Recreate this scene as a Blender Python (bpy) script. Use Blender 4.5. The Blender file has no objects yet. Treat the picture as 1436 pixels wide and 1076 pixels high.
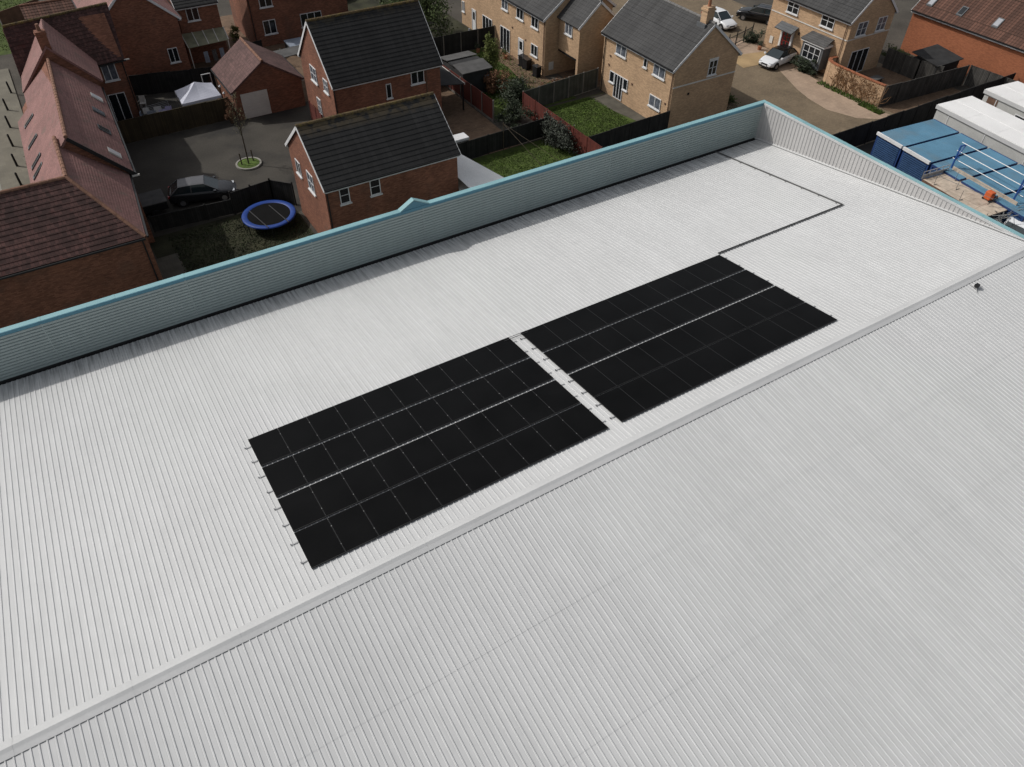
import bpy, math, random
from mathutils import Vector, Matrix
random.seed(7)
R_ = math.radians
S = bpy.context.scene
COL = S.collection

# ------------------------------------------------------------------ camera
CAM = Vector((-37.897, -12.947, 29.197)); PITCH, ROLL, YAW, FPX = 0.77897, 0.0139, 0.55702, 1058.6
fw = Vector((math.sin(YAW)*math.cos(PITCH), math.cos(YAW)*math.cos(PITCH), -math.sin(PITCH)))
rt0 = Vector((math.cos(YAW), -math.sin(YAW), 0)); up0 = rt0.cross(fw)
RT = rt0*math.cos(ROLL)+up0*math.sin(ROLL); UP = up0*math.cos(ROLL)-rt0*math.sin(ROLL)
cam = bpy.data.cameras.new('camera'); co = bpy.data.objects.new('camera', cam); COL.objects.link(co)
cam.sensor_width = 36; cam.lens = FPX/1436*36; cam.clip_start = .1; cam.clip_end = 2000
m = Matrix.Identity(4)
for i in range(3):
    m[i][0] = RT[i]; m[i][1] = UP[i]; m[i][2] = -fw[i]; m[i][3] = CAM[i]
co.matrix_world = m
S.camera = co

# ------------------------------------------------------------------ world + sun
SUN_AZ, SUN_EL = 46, 44           # degrees from +Y towards -X, elevation
sd = Vector((-math.sin(R_(SUN_AZ))*math.cos(R_(SUN_EL)), math.cos(R_(SUN_AZ))*math.cos(R_(SUN_EL)), math.sin(R_(SUN_EL))))
w = bpy.data.worlds.new('World'); S.world = w; w.use_nodes = True
nt = w.node_tree; bg = nt.nodes['Background']
sky = nt.nodes.new('ShaderNodeTexSky'); sky.sky_type = 'NISHITA'; sky.sun_disc = False
sky.sun_elevation = R_(SUN_EL); sky.sun_rotation = R_(-SUN_AZ)
sky.dust_density = 3; sky.air_density = 1; sky.ozone_density = 1
hs = nt.nodes.new('ShaderNodeHueSaturation'); hs.inputs['Saturation'].default_value = .32; hs.inputs['Value'].default_value = 1.0
nt.links.new(sky.outputs[0], hs.inputs['Color']); nt.links.new(hs.outputs[0], bg.inputs['Color'])
bg.inputs['Strength'].default_value = .118
sl = bpy.data.lights.new('sun', 'SUN'); sl.energy = 2.75; sl.angle = R_(.8); sl.color = (1, .97, .93)
so = bpy.data.objects.new('sun', sl); COL.objects.link(so)
so.rotation_euler = sd.to_track_quat('Z', 'Y').to_euler()
S.view_settings.view_transform = 'Standard'; S.view_settings.look = 'None'
S.view_settings.exposure = -0.12; S.view_settings.gamma = 1
S.render.engine = 'CYCLES'

# ------------------------------------------------------------------ materials
def mat(name, col, rough=.7, metal=0, var=.15, scale=1.2, fine=.08, fscale=14, spec=.35, pat=None, stain=None, bump=0):
    m = bpy.data.materials.new(name); m.use_nodes = True; t = m.node_tree; N = t.nodes; L = t.links
    b = N['Principled BSDF']; b.inputs['Roughness'].default_value = rough; b.inputs['Metallic'].default_value = metal
    b.inputs['Specular IOR Level'].default_value = spec
    geo = N.new('ShaderNodeNewGeometry')
    def noise(s, d=4, vec=None):
        n = N.new('ShaderNodeTexNoise'); n.inputs['Scale'].default_value = s; n.inputs['Detail'].default_value = d
        L.new(vec or geo.outputs['Position'], n.inputs['Vector']); return n.outputs['Fac']
    def mapr(x, a, b_, c, d):
        r = N.new('ShaderNodeMapRange'); L.new(x, r.inputs[0])
        for i, v in enumerate((a, b_, c, d)): r.inputs[i+1].default_value = v
        return r.outputs[0]
    def mul(x, y):
        r = N.new('ShaderNodeMath'); r.operation = 'MULTIPLY'; L.new(x, r.inputs[0])
        if isinstance(y, (int, float)): r.inputs[1].default_value = y
        else: L.new(y, r.inputs[1])
        return r.outputs[0]
    def mix(f, a, b_, bt='MIX'):
        r = N.new('ShaderNodeMix'); r.data_type = 'RGBA'; r.blend_type = bt
        if isinstance(f, (int, float)): r.inputs[0].default_value = f
        else: L.new(f, r.inputs[0])
        for i, v in ((6, a), (7, b_)):
            if isinstance(v, tuple): r.inputs[i].default_value = v if len(v) == 4 else (*v, 1)
            else: L.new(v, r.inputs[i])
        return r.outputs[2]
    uv = N.new('ShaderNodeUVMap').outputs[0]
    c = (*col, 1)
    k = mapr(noise(scale), .3, .7, 1-var, 1+var)
    if fine: k = mul(k, mapr(noise(fscale, 3), .3, .7, 1-fine, 1+fine))
    base = c
    if pat:
        kind = pat[0]
        br = N.new('ShaderNodeTexBrick'); L.new(uv, br.inputs['Vector'])
        br.offset = pat[5] if len(pat) > 5 else .5
        br.inputs['Scale'].default_value = 1
        br.inputs['Brick Width'].default_value = pat[1]; br.inputs['Row Height'].default_value = pat[2]
        br.inputs['Mortar Size'].default_value = pat[3]; br.inputs['Mortar Smooth'].default_value = .2
        v = pat[4]
        br.inputs['Color1'].default_value = tuple(x*(1-v) for x in col)+(1,)
        br.inputs['Color2'].default_value = tuple(x*(1+v) for x in col)+(1,)
        mc = pat[6] if len(pat) > 6 else tuple(x*.45 for x in col)
        br.inputs['Mortar'].default_value = (*mc, 1)
        base = br.outputs['Color']
    km = N.new('ShaderNodeCombineColor'); [L.new(k, km.inputs[i]) for i in range(3)]
    out = mix(1.0, base, km.outputs[0], 'MULTIPLY')
    if stain:      # (colour, noise scale, threshold, amount, optional (zlo, zhi))
        f = mul(mapr(noise(stain[1], 5), stain[2], stain[2]+.12, 0, 1), stain[3])
        if len(stain) > 4:
            sx = N.new('ShaderNodeSeparateXYZ'); L.new(geo.outputs['Position'], sx.inputs[0])
            f = mul(f, mapr(sx.outputs[2], stain[4][0], stain[4][1], 0, 1))
        out = mix(f, out, stain[0])
    L.new(out, b.inputs['Base Color'])
    if bump:
        bp = N.new('ShaderNodeBump'); bp.inputs['Strength'].default_value = bump; bp.inputs['Distance'].default_value = .05
        L.new(noise(fscale*1.5, 4), bp.inputs['Height']); L.new(bp.outputs[0], b.inputs['Normal'])
    return m

def sheet_mat(name, col, pitch=1.0, dirt_shade=.5, streak=True):
    """coated steel sheeting: each cover-width sheet a touch different, rain streaks along the fall"""
    m = bpy.data.materials.new(name); m.use_nodes = True; t = m.node_tree; N = t.nodes; L = t.links
    b = N['Principled BSDF']; b.inputs['Roughness'].default_value = .55; b.inputs['Specular IOR Level'].default_value = .3
    g = N.new('ShaderNodeNewGeometry'); s = N.new('ShaderNodeSeparateXYZ'); L.new(g.outputs['Position'], s.inputs[0])
    def M(op, a, b_=None):
        r = N.new('ShaderNodeMath'); r.operation = op
        for i, v in enumerate((a, b_)):
            if v is None: continue
            if isinstance(v, (int, float)): r.inputs[i].default_value = v
            else: L.new(v, r.inputs[i])
        return r.outputs[0]
    def mr(x, *v):
        r = N.new('ShaderNodeMapRange'); L.new(x, r.inputs[0])
        for i, q in enumerate(v): r.inputs[i+1].default_value = q
        return r.outputs[0]
    def nz(vec, sc, d=4):
        n = N.new('ShaderNodeTexNoise'); n.inputs['Scale'].default_value = sc; n.inputs['Detail'].default_value = d; L.new(vec, n.inputs['Vector']); return n.outputs['Fac']
    wn = N.new('ShaderNodeTexWhiteNoise'); wn.noise_dimensions = '1D'
    L.new(M('FLOOR', M('DIVIDE', s.outputs[0], pitch)), wn.inputs['W'])
    k = mr(wn.outputs['Value'], 0, 1, .985, 1.012)
    k = M('MULTIPLY', k, mr(nz(g.outputs['Position'], .22, 5), .3, .7, .96, 1.03))
    k = M('MULTIPLY', k, mr(nz(g.outputs['Position'], 2.6, 5), .3, .7, .98, 1.02))
    mp = N.new('ShaderNodeMapping'); mp.inputs['Scale'].default_value = (9, .5, .5); L.new(g.outputs['Position'], mp.inputs[0])
    st = nz(mp.outputs[0], 1, 5)
    k = M('MULTIPLY', k, mr(st, .35, .7, 1.03, .95))
    if streak:
        far = mr(s.outputs[1], 15.6, 18.2, 0, 1)          # gutter grime, strengthened to paint the parapet's shadow band darker
        k = M('SUBTRACT', k, M('MULTIPLY', M('MULTIPLY', far, far), mr(st, .42, .62, 0, dirt_shade)))
    cc = N.new('ShaderNodeMix'); cc.data_type = 'RGBA'; cc.blend_type = 'MULTIPLY'; cc.inputs[0].default_value = 1
    cb = N.new('ShaderNodeCombineColor'); [L.new(k, cb.inputs[i]) for i in range(3)]
    cc.inputs[6].default_value = (*col, 1); L.new(cb.outputs[0], cc.inputs[7]); L.new(cc.outputs[2], b.inputs['Base Color'])
    return m

BR = lambda c, v=.22, mc=None: ('b', .225, .075, .008, v, .5, mc or tuple(x*.8 for x in c))
M = {}
M['sheet'] = sheet_mat('roof_sheet', (.522, .525, .520), dirt_shade=.62)
M['cladding'] = sheet_mat('teal_cladding', (.34, .40, .39), 3.0, streak=False)
M['cladding_grey'] = sheet_mat('grey_cladding', (.46, .45, .44), 1.0, streak=False)
M['flash'] = mat('ridge_flashing', (.50, .502, .497), .5, var=.06, scale=.5, fine=.03)
M['teal'] = mat('teal_coping', (.215, .385, .41), .6, var=.10, scale=.5, fine=.06)
M['teal_dark'] = mat('teal_fascia', (.09, .235, .31), .5, var=.08, scale=.6)
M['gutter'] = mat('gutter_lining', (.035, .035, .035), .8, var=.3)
M['filler'] = mat('foam_filler', (.02, .02, .02), .9)
M['panel'] = mat('panel_glass', (.0042, .0042, .0043), .38, var=.25, scale=.6, fine=0, spec=.06)
M['pframe'] = mat('panel_frame', (.011, .011, .011), .5, var=.1)
M['alu'] = mat('aluminium', (.42, .42, .42), .5, metal=.5, var=.08)
M['tray'] = mat('cable_tray', (.20, .20, .195), .6, metal=.3, var=.2)
M['cable'] = mat('cable', (.05, .05, .05), .6)
rb = (.195, .084, .052)
M['brick_red'] = mat('red_brick', rb, .9, var=.18, scale=.5, pat=BR(rb, .3), stain=((.10, .06, .045), .8, .55, .35))
ro = (.29, .138, .092)
M['brick_orange'] = mat('orange_brick', ro, .9, var=.14, scale=.6, pat=BR(ro, .25))
rl = (.30, .108, .052)
M['brick_terracotta'] = mat('terracotta_brick', rl, .9, var=.12, scale=.35, pat=BR(rl, .15))
bf = (.44, .295, .180)
M['brick_buff'] = mat('buff_brick', bf, .9, var=.12, scale=.6, pat=BR(bf, .18))
td = (.0135, .0132, .0130)
M['tile_dark'] = mat('dark_roof_tile', td, .75, var=.22, scale=.8, pat=('t', .33, 3.0, .012, .25, .5, (.005, .005, .005)), stain=((.075, .055, .028), 2.2, .40, .9, (7.15, 7.75)))
tg = (.046, .0455, .045)
M['tile_grey'] = mat('grey_roof_tile', tg, .8, var=.16, scale=.7, pat=('t', .30, 3.0, .014, .16, .5, (.018, .018, .018)))
M['tile_dark_far'] = mat('weathered_dark_roof_tile', td, .75, var=.22, scale=.8, pat=('t', .33, 3.0, .012, .25, .5, (.005, .005, .005)), stain=((.05, .04, .025), 2.2, .45, .7, (8.1, 8.6)))
tp = (.225, .118, .106)
M['tile_pink'] = mat('pink_roof_tile', tp, .85, var=.16, scale=.5, pat=('t', .17, .1, .006, .14, .5, (.13, .06, .05)), stain=((.13, .10, .08), 1.4, .56, .5))
tr_ = (.066, .031, .027)
M['tile_red'] = mat('dark_red_roof_tile', tr_, .85, var=.25, scale=.5, pat=('t', .2, .3, .012, .4, .5, (.03, .015, .012)), stain=((.09, .025, .02), 1.3, .60, .5))
tgar = (.105, .058, .052)
M['tile_garage'] = mat('garage_roof_tile', tgar, .85, var=.2, scale=.6, pat=('t', .2, .26, .012, .25, .5, (.05, .028, .025)))
to_ = (.095, .046, .032)
M['tile_orange'] = mat('brown_roof_tile', to_, .85, var=.2, scale=.4, pat=('t', .28, 3.0, .03, .3, .5, (.04, .02, .012)))
M['ridge_moss'] = mat('mossy_ridge_tile', (.10, .07, .035), .9, var=.5, scale=5, stain=((.16, .12, .03), 4, .52, .6))
M['ridge_red'] = mat('clay_ridge_tile', (.20, .105, .07), .9, var=.3, scale=4)
M['ridge_grey'] = mat('grey_ridge_tile', (.15, .145, .14), .9, var=.2, scale=4)
M['white'] = mat('white_paint', (.62, .62, .62), .5, var=.06)
M['offwhite'] = mat('offwhite_render', (.56, .54, .50), .8, var=.08)
M['black'] = mat('black_plastic', (.012, .012, .013), .5)
M['glass'] = mat('window_glass', (.012, .014, .016), .12, var=.3, scale=1.5, fine=0, spec=.5)
M['glass_curtain'] = mat('window_glass_with_curtain', (.10, .11, .13), .2, var=.5, scale=3.5, spec=.5)
M['lead'] = mat('lead_grey', (.10, .105, .11), .6, var=.15)
M['fence_dark'] = mat('dark_fence', (.020, .019, .018), .9, var=.35, scale=1.5, pat=('f', .15, 9, .012, .3, 0, (.006, .006, .006)))
M['fence_green'] = mat('weathered_fence', (.060, .062, .052), .9, var=.3, scale=1.5, pat=('f', .14, 9, .01, .25, 0, (.02, .02, .02)))
M['fence_olive'] = mat('olive_fence', (.045, .034, .018), .9, var=.3, scale=.8, pat=('f', .14, 9, .008, .25, 0, (.02, .014, .008)))
M['fence_red'] = mat('red_stained_fence', (.105, .024, .016), .9, var=.2, scale=1.0, pat=('f', .14, 9, .01, .2, 0, (.04, .01, .008)))
M['fence_grey'] = mat('grey_fence', (.066, .062, .056), .9, var=.3, scale=1.2, pat=('f', .14, 9, .012, .3, 0, (.015, .014, .013)))
M['post'] = mat('concrete_post', (.16, .145, .13), .9, var=.2)
M['wood'] = mat('pale_timber', (.46, .38, .30), .85, var=.2, scale=2, pat=('w', 2.4, 1.2, .012, .08, .0, (.2, .15, .11)), stain=((.22, .15, .11), 1.6, .56, .5))
M['wood_brown'] = mat('brown_timber', (.13, .075, .05), .85, var=.25, scale=2)
M['asphalt'] = mat('asphalt', (.052, .047, .039), .95, var=.22, scale=.35, fine=.15, fscale=9, stain=((.022, .021, .02), .25, .52, .7), bump=.1)
M['road'] = mat('old_road', (.095, .092, .073), .95, var=.15, scale=.4, fine=.12)
M['pavement'] = mat('pavement', (.15, .138, .108), .95, var=.12, scale=.5, pat=('p', .6, .6, .01, .08, .5, (.13, .12, .10)))
M['kerb'] = mat('kerbstone', (.25, .24, .21), .9, var=.15)
M['ground'] = mat('bare_ground', (.062, .055, .045), 1, var=.3, scale=.3, fine=.2, fscale=6)
M['block'] = mat('block_paving', (.172, .130, .083), .95, var=.16, scale=.35, pat=('p', .2, .1, .006, .14, .5, (.10, .08, .06)), stain=((.10, .075, .05), .3, .52, .45))
M['lightpave'] = mat('light_paving', (.34, .25, .18), .95, var=.12, scale=.6, pat=('p', .4, .4, .008, .08, .5, (.24, .17, .12)))
M['sandpave'] = mat('sandy_paving', (.33, .23, .12), .95, var=.2, scale=.5)
M['brownpave'] = mat('brown_patio', (.15, .098, .062), .95, var=.18, scale=1.2, pat=('p', .2, .1, .008, .2, .5, (.09, .06, .04)))
M['slab'] = mat('patio_slab', (.085, .078, .062), .95, var=.22, scale=.8, pat=('p', .5, .5, .014, .12, .5, (.07, .06, .05)))
M['yard'] = mat('concrete_yard', (.045, .043, .040), .95, var=.25, scale=.5, fine=.1)
M['lawn'] = mat('lawn_soil', (.050, .072, .014), 1, var=.35, scale=1.2, fine=.3, fscale=20)
M['lawn_dark'] = mat('worn_lawn_soil', (.028, .028, .014), 1, var=.5, scale=.7, fine=.3, fscale=12)
M['grass'] = mat('grass_blade', (.070, .112, .018), .9, var=.3, scale=.9, fine=.3, fscale=6)
M['grass_dark'] = mat('worn_grass_blade', (.030, .040, .015), .9, var=.5, scale=.8, fine=.3, fscale=6)
M['leaf'] = mat('green_leaf', (.050, .070, .018), .8, var=.5, scale=2.2, fine=.3, fscale=9)
M['leaf_light'] = mat('fresh_leaf', (.11, .13, .03), .8, var=.4, scale=2.2, fine=.3, fscale=9)
M['leaf_dark'] = mat('dark_leaf', (.022, .032, .013), .7, var=.5, scale=3, fine=.3, fscale=9)
M['leaf_grey'] = mat('grey_green_leaf', (.032, .038, .026), .7, var=.6, scale=4, fine=.3, fscale=9)
M['leaf_red'] = mat('russet_leaf', (.13, .062, .030), .8, var=.4, scale=2.2, fine=.3, fscale=9)
M['leaf_pale'] = mat('pale_budding_leaf', (.12, .115, .06), .8, var=.4, scale=2.2)
M['bark'] = mat('bark', (.07, .055, .038), .95, var=.3, scale=5)
M['creeper'] = mat('bare_creeper', (.16, .085, .038), .95, var=.4, scale=5)
M['car_white'] = mat('white_car_paint', (.66, .67, .68), .18, var=.02, fine=0, spec=.5)
M['car_black'] = mat('black_car_paint', (.008, .008, .009), .15, var=.05, fine=0, spec=.5)
M['car_grey'] = mat('grey_car_paint', (.018, .018, .02), .25, var=.05, fine=0, spec=.5)
M['car_roof'] = mat('dull_grey_car_roof', (.10, .10, .105), .3, var=.05, fine=0)
M['car_silver'] = mat('silver_car_paint', (.42, .43, .45), .22, metal=.4, var=.03, fine=0)
M['car_glass'] = mat('car_glass', (.02, .03, .034), .08, var=.1, fine=0, spec=.6)
M['tyre'] = mat('tyre', (.015, .015, .015), .9)
M['rim'] = mat('wheel_rim', (.35, .35, .36), .35, metal=.7)
M['lamp'] = mat('headlamp_glass', (.5, .52, .55), .1, var=.05)
M['redlamp'] = mat('tail_lamp_glass', (.3, .01, .01), .2)
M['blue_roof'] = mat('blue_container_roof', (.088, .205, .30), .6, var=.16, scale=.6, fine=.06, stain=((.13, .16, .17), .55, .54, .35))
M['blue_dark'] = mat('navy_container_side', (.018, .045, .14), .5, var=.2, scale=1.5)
M['blue_mid'] = mat('blue_painted_steel', (.02, .07, .26), .45, var=.1)
M['blue_slat'] = mat('blue_shutter_slat', (.035, .075, .16), .5, var=.15)
M['cabin_roof'] = mat('cabin_roof', (.74, .735, .72), .6, var=.05, scale=.6, stain=((.45, .43, .38), .7, .60, .3))
M['cabin_wall'] = mat('cabin_wall', (.42, .42, .40), .7, var=.08)
M['orange'] = mat('orange_plastic', (.55, .11, .03), .6, var=.15)
M['tramp'] = mat('trampoline_pad', (.012, .045, .22), .5, var=.12, scale=3)
M['mesh_black'] = mat('trampoline_bed', (.008, .008, .008), .95, spec=.08)
M['canvas'] = mat('white_canvas', (.52, .53, .60), .8, var=.05)
M['lilac'] = mat('lilac_cloth', (.42, .38, .6), .9)
M['greycloth'] = mat('grey_cover', (.22, .25, .30), .8, var=.15)
M['felt'] = mat('roofing_felt', (.082, .08, .078), .95, var=.22, scale=1.5)
M['felt_dark'] = mat('dark_roofing_felt', (.028, .028, .028), .95, var=.25, scale=1.5)
M['lean'] = mat('white_lean_to_sheet', (.80, .80, .785), .6, var=.05, scale=1)
M['green_sheet'] = mat('mossy_polycarbonate', (.20, .195, .13), .5, var=.25, scale=1.5)
M['red_door'] = mat('red_door', (.22, .015, .015), .4)
M['terracotta'] = mat('terracotta_pot', (.30, .13, .07), .8)

# ------------------------------------------------------------------ mesh builder
ORG = {}
class MB:
    def __init__(s): s.v = []; s.f = []
    def poly(s, pts):
        n = len(s.v); s.v += [Vector(p) for p in pts]; s.f.append(tuple(range(n, n+len(pts)))); return s
    def hexa(s, P):            # 8 points: bottom ring 0-3, top ring 4-7
        n = len(s.v); s.v += [Vector(p) for p in P]
        for f in ((0, 3, 2, 1), (4, 5, 6, 7), (0, 1, 5, 4), (1, 2, 6, 5), (2, 3, 7, 6), (3, 0, 4, 7)): s.f.append(tuple(n+i for i in f))
        return s
    def box(s, x0, x1, y0, y1, z0, z1):
        return s.hexa([(x0, y0, z0), (x1, y0, z0), (x1, y1, z0), (x0, y1, z0), (x0, y0, z1), (x1, y0, z1), (x1, y1, z1), (x0, y1, z1)])
    def bar(s, p, q, w, h, up=(0, 0, 1)):      # rectangular bar, top centre line p-q raised h/2 each way
        p = Vector(p); q = Vector(q); d = (q-p).normalized(); u = Vector(up); sx = d.cross(u)
        if sx.length < 1e-4: sx = d.cross(Vector((1, 0, 0)))
        sx.normalize(); u = sx.cross(d); a = sx*w/2; b = u*h/2
        return s.hexa([p-a-b, p+a-b, q+a-b, q-a-b, p-a+b, p+a+b, q+a+b, q-a+b])
    def tube(s, p, q, r, r2=None, n=8, cap=True):
        p = Vector(p); q = Vector(q); r2 = r if r2 is None else r2; d = (q-p).normalized()
        a = d.orthogonal().normalized(); b = d.cross(a); k = len(s.v)
        for c, rr in ((p, r), (q, r2)):
            for i in range(n):
                t = 2*math.pi*i/n; s.v.append(c+a*math.cos(t)*rr+b*math.sin(t)*rr)
        for i in range(n): s.f.append((k+i, k+(i+1) % n, k+n+(i+1) % n, k+n+i))
        if cap: s.f.append(tuple(k+i for i in range(n))[::-1]); s.f.append(tuple(k+n+i for i in range(n)))
        return s
    def prism(s, pts, z0, z1):
        n = len(pts); k = len(s.v)
        s.v += [Vector((x, y, z0)) for x, y in pts]+[Vector((x, y, z1)) for x, y in pts]
        s.f.append(tuple(k+i for i in range(n))[::-1]); s.f.append(tuple(k+n+i for i in range(n)))
        for i in range(n): j = (i+1) % n; s.f.append((k+i, k+j, k+n+j, k+n+i))
        return s
    def extrude(s, pts, off):  # closed polygon in space extruded by vector
        n = len(pts); k = len(s.v); off = Vector(off)
        s.v += [Vector(p) for p in pts]+[Vector(p)+off for p in pts]
        s.f.append(tuple(k+i for i in range(n))[::-1]); s.f.append(tuple(k+n+i for i in range(n)))
        for i in range(n): j = (i+1) % n; s.f.append((k+i, k+j, k+n+j, k+n+i))
        return s
    def grid(s, rows):         # open surface from rows of points
        k = len(s.v); n = len(rows[0])
        for r in rows: s.v += [Vector(p) for p in r]
        for i in range(len(rows)-1):
            for j in range(n-1): s.f.append((k+i*n+j, k+i*n+j+1, k+(i+1)*n+j+1, k+(i+1)*n+j))
        return s
    def slope(s, eL, eR, rL, rR, step=.32, th=.13, lift=.024):
        """a tiled roof pitch in real overlapping courses, with its slab below"""
        eL, eR, rL, rR = map(Vector, (eL, eR, rL, rR)); n = max(2, round((rL-eL).length/step))
        nn = (eR-eL).cross(rL-eL).normalized()
        if nn.z < 0: nn = -nn
        for i in range(n):
            t0, t1 = i/n, (i+1)/n
            a, b = eL.lerp(rL, t0)+nn*lift, eR.lerp(rR, t0)+nn*lift; c, d = eR.lerp(rR, t1), eL.lerp(rL, t1)
            s.poly([a, b, c, d]); s.poly([eL.lerp(rL, t0), eR.lerp(rR, t0), b, a])
        z = nn*th
        P = [eL, eR, rR, rL]
        if (rL-rR).length < .01: P = P[:3]
        s.poly([p-z for p in P][::-1])
        for i in range(len(P)):
            j = (i+1) % len(P); s.poly([P[i]-z, P[j]-z, P[j], P[i]])
        return s
    def build(s, name, mt, parent=None, smooth=False, loc=None):
        me = bpy.data.meshes.new(name); o = bpy.data.objects.new(name, me); COL.objects.link(o)
        if parent is not None: org = ORG[parent]; o.parent = parent
        else:
            org = Vector(loc) if loc is not None else Vector((0, 0, 0)); o.location = org
        ORG[o] = org
        me.from_pydata([tuple(p-org) for p in s.v], [], s.f); me.update()
        uv = me.uv_layers.new(name='UVMap'); Z = Vector((0, 0, 1))
        data = uv.data
        for p in me.polygons:
            n = p.normal
            if abs(n.z) > .999: u = Vector((1, 0, 0)); v = Vector((0, 1, 0))
            else:
                u = Z.cross(n).normalized(); v = n.cross(u)
                if abs(u.x) >= abs(u.y) and u.x < 0 or abs(u.y) > abs(u.x) and u.y < 0: u = -u
            for li, vi in zip(p.loop_indices, p.vertices):
                q = s.v[vi]; data[li].uv = (q.dot(u), q.dot(v))
        me.materials.append(M[mt] if isinstance(mt, str) else mt)
        if smooth:
            for p in me.polygons: p.use_smooth = True
        return o

def thing(name, label, cat, loc=(0, 0, 0), group=None):
    o = bpy.data.objects.new(name, None); COL.objects.link(o); o.location = loc; o.empty_display_size = .3
    ORG[o] = Vector(loc); o['label'] = label; o['category'] = cat
    if group: o['group'] = group
    return o
def tag(o, label, cat, group=None):
    o['label'] = label; o['category'] = cat
    if group: o['group'] = group
    return o
def struct(o): o['kind'] = 'structure'; return o
def copy_tree(o, parent=None):
    c = o.copy(); COL.objects.link(c); ORG[c] = ORG[o]
    if parent is not None: c.parent = parent
    for ch in list(o.children): copy_tree(ch, c)
    return c

# ------------------------------------------------------------------ ground
def patch(name, pts, k, mt):
    z = .004*k
    return struct(MB().prism(pts, -.05-.001*k, z).build(name, mt))
def rect(x0, x1, y0, y1): return [(x0, y0), (x1, y0), (x1, y1), (x0, y1)]
struct(MB().prism(rect(-420, 420, -300, 520), -.4, 0).build('ground', 'ground'))
patch('road', rect(-60, -43.9, -20, 140), 1, 'road')
struct(MB().prism(rect(-43.9, -41.0, 20, 72), -.1, .12).build('pavement', 'pavement'))
struct(MB().prism(rect(-44.05, -43.9, 20, 72), -.1, .125).build('kerb', 'kerb'))
patch('lawn', rect(-60, -36.5, 76, 130), 2, 'lawn')
patch('parking_court', rect(-36.4, -16, 34.8, 51.3), 2, 'asphalt')
patch('patio', rect(-36.3, -26, 51.6, 61.5), 3, 'asphalt')
patch('garden_ground', rect(-36.2, -26.3, 19, 36.6), 3, 'lawn_dark')
patch('garden_path', rect(-36.6, -34.9, 22, 34), 4, 'slab')
patch('driveway', rect(-16.6, -7.4, 35.3, 48.8), 3, 'brownpave')
patch('lawn', rect(-16.5, -4.3, 18.7, 35.2), 4, 'lawn')
patch('lawn', rect(-3.9, 4.4, 31.2, 39.9), 4, 'lawn')
patch('patio', [(2.6, 39.8), (2.9, 36.5), (3.5, 33.5), (3.8, 31.3), (4.45, 31.3), (4.45, 39.8)], 6, 'slab')
patch('lawn', rect(-6.8, 1.6, 40.2, 54.4), 5, 'lawn')
patch('garden_path', [(-.4, 53.8), (-.2, 49), (-1.2, 43.4), (1.6, 44.4), (1.6, 53.8)], 7, 'brownpave')
patch('passage', rect(3.1, 9, 41.2, 46), 3, 'brownpave')
patch('garden_ground', rect(-16, 1.5, 54.6, 75), 3, 'lawn_dark')
patch('rear_yard', rect(-26.3, -5, 51.6, 76), 2, 'brownpave')
patch('block_paved_road', rect(9, 31.8, 21.3, 140), 4, 'block')
patch('drive_apron', [(19.6, 38.6), (20.6, 45.4), (24.8, 43.3), (24.8, 38.0)], 6, 'lightpave')
patch('drive_apron', [(19.3, 37.6), (19.8, 40.6), (24.8, 39.4), (24.8, 38.3), (22, 37.4)], 7, 'sandpave')
patch('drive_apron', [(20.2, 31.6), (19.6, 29.6), (19.3, 27.2), (20.3, 24.7), (22.3, 23.3), (23.3, 23.4), (22.9, 30), (23.6, 33.5), (24.3, 36.6), (22.4, 36.5)], 6, 'lightpave')
patch('garden_ground', rect(23.8, 33, 21.6, 31.2), 6, 'brownpave')
patch('yard', rect(.7, 60, -20, 21.1), 2, 'yard')

def grassy(name, label, poly_rects, n, mt, h=.09):
    mb = MB()
    for i in range(n):
        x0, x1, y0, y1 = random.choice(poly_rects)
        x = random.uniform(x0, x1); y = random.uniform(y0, y1)
        a = random.uniform(0, 6.28); r = random.uniform(.03, .07); hh = h*random.uniform(.3, 1.2)
        dx, dy = math.cos(a)*r, math.sin(a)*r; lx, ly = random.uniform(-.06, .06), random.uniform(-.06, .06)
        mb.poly([(x-dx, y-dy, .015), (x+dx, y+dy, .015), (x+lx, y+ly, .02+hh)])
    o = mb.build(name, mt); o['kind'] = 'stuff'; tag(o, label, 'grass'); return o
grassy('grass', 'short green grass of the sunny rectangular lawn by the buff house', [(-3.8, 2.9, 31.3, 39.7)], 15000, 'grass', .06)
grassy('grass', 'green grass of the lawn beside the white lean-to roof', [(-12.5, -4.5, 25, 34.6)], 14000, 'grass', .06)
grassy('grass', 'patchy dark grass around and left of the trampoline', [(-35, -26.4, 26, 36.2)], 12000, 'grass_dark', .06)
grassy('grass', 'rough grass of the garden behind the buff terrace', [(-5.5, 1.2, 40.6, 53.5), (-5.5, -.6, 41, 53)], 11000, 'grass', .1)
grassy('grass', 'bright green lawn beyond the far end of the red roofed terrace', [(-50, -37, 77, 105)], 9000, 'grass', .12)
grassy('grass', 'green verge along the foot of the creeper covered wall', [(22.7, 23.5, 25.2, 31.6), (22.4, 23.2, 24.2, 26.5)], 1800, 'grass', .2)
grassy('grass', 'green edge strip of weeds between the paved road and the yard fence', [(14.5, 20.5, 21.6, 22.6), (9, 13.5, 24, 32), (18.5, 24, 21.6, 23)], 2500, 'grass_dark', .14)

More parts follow.
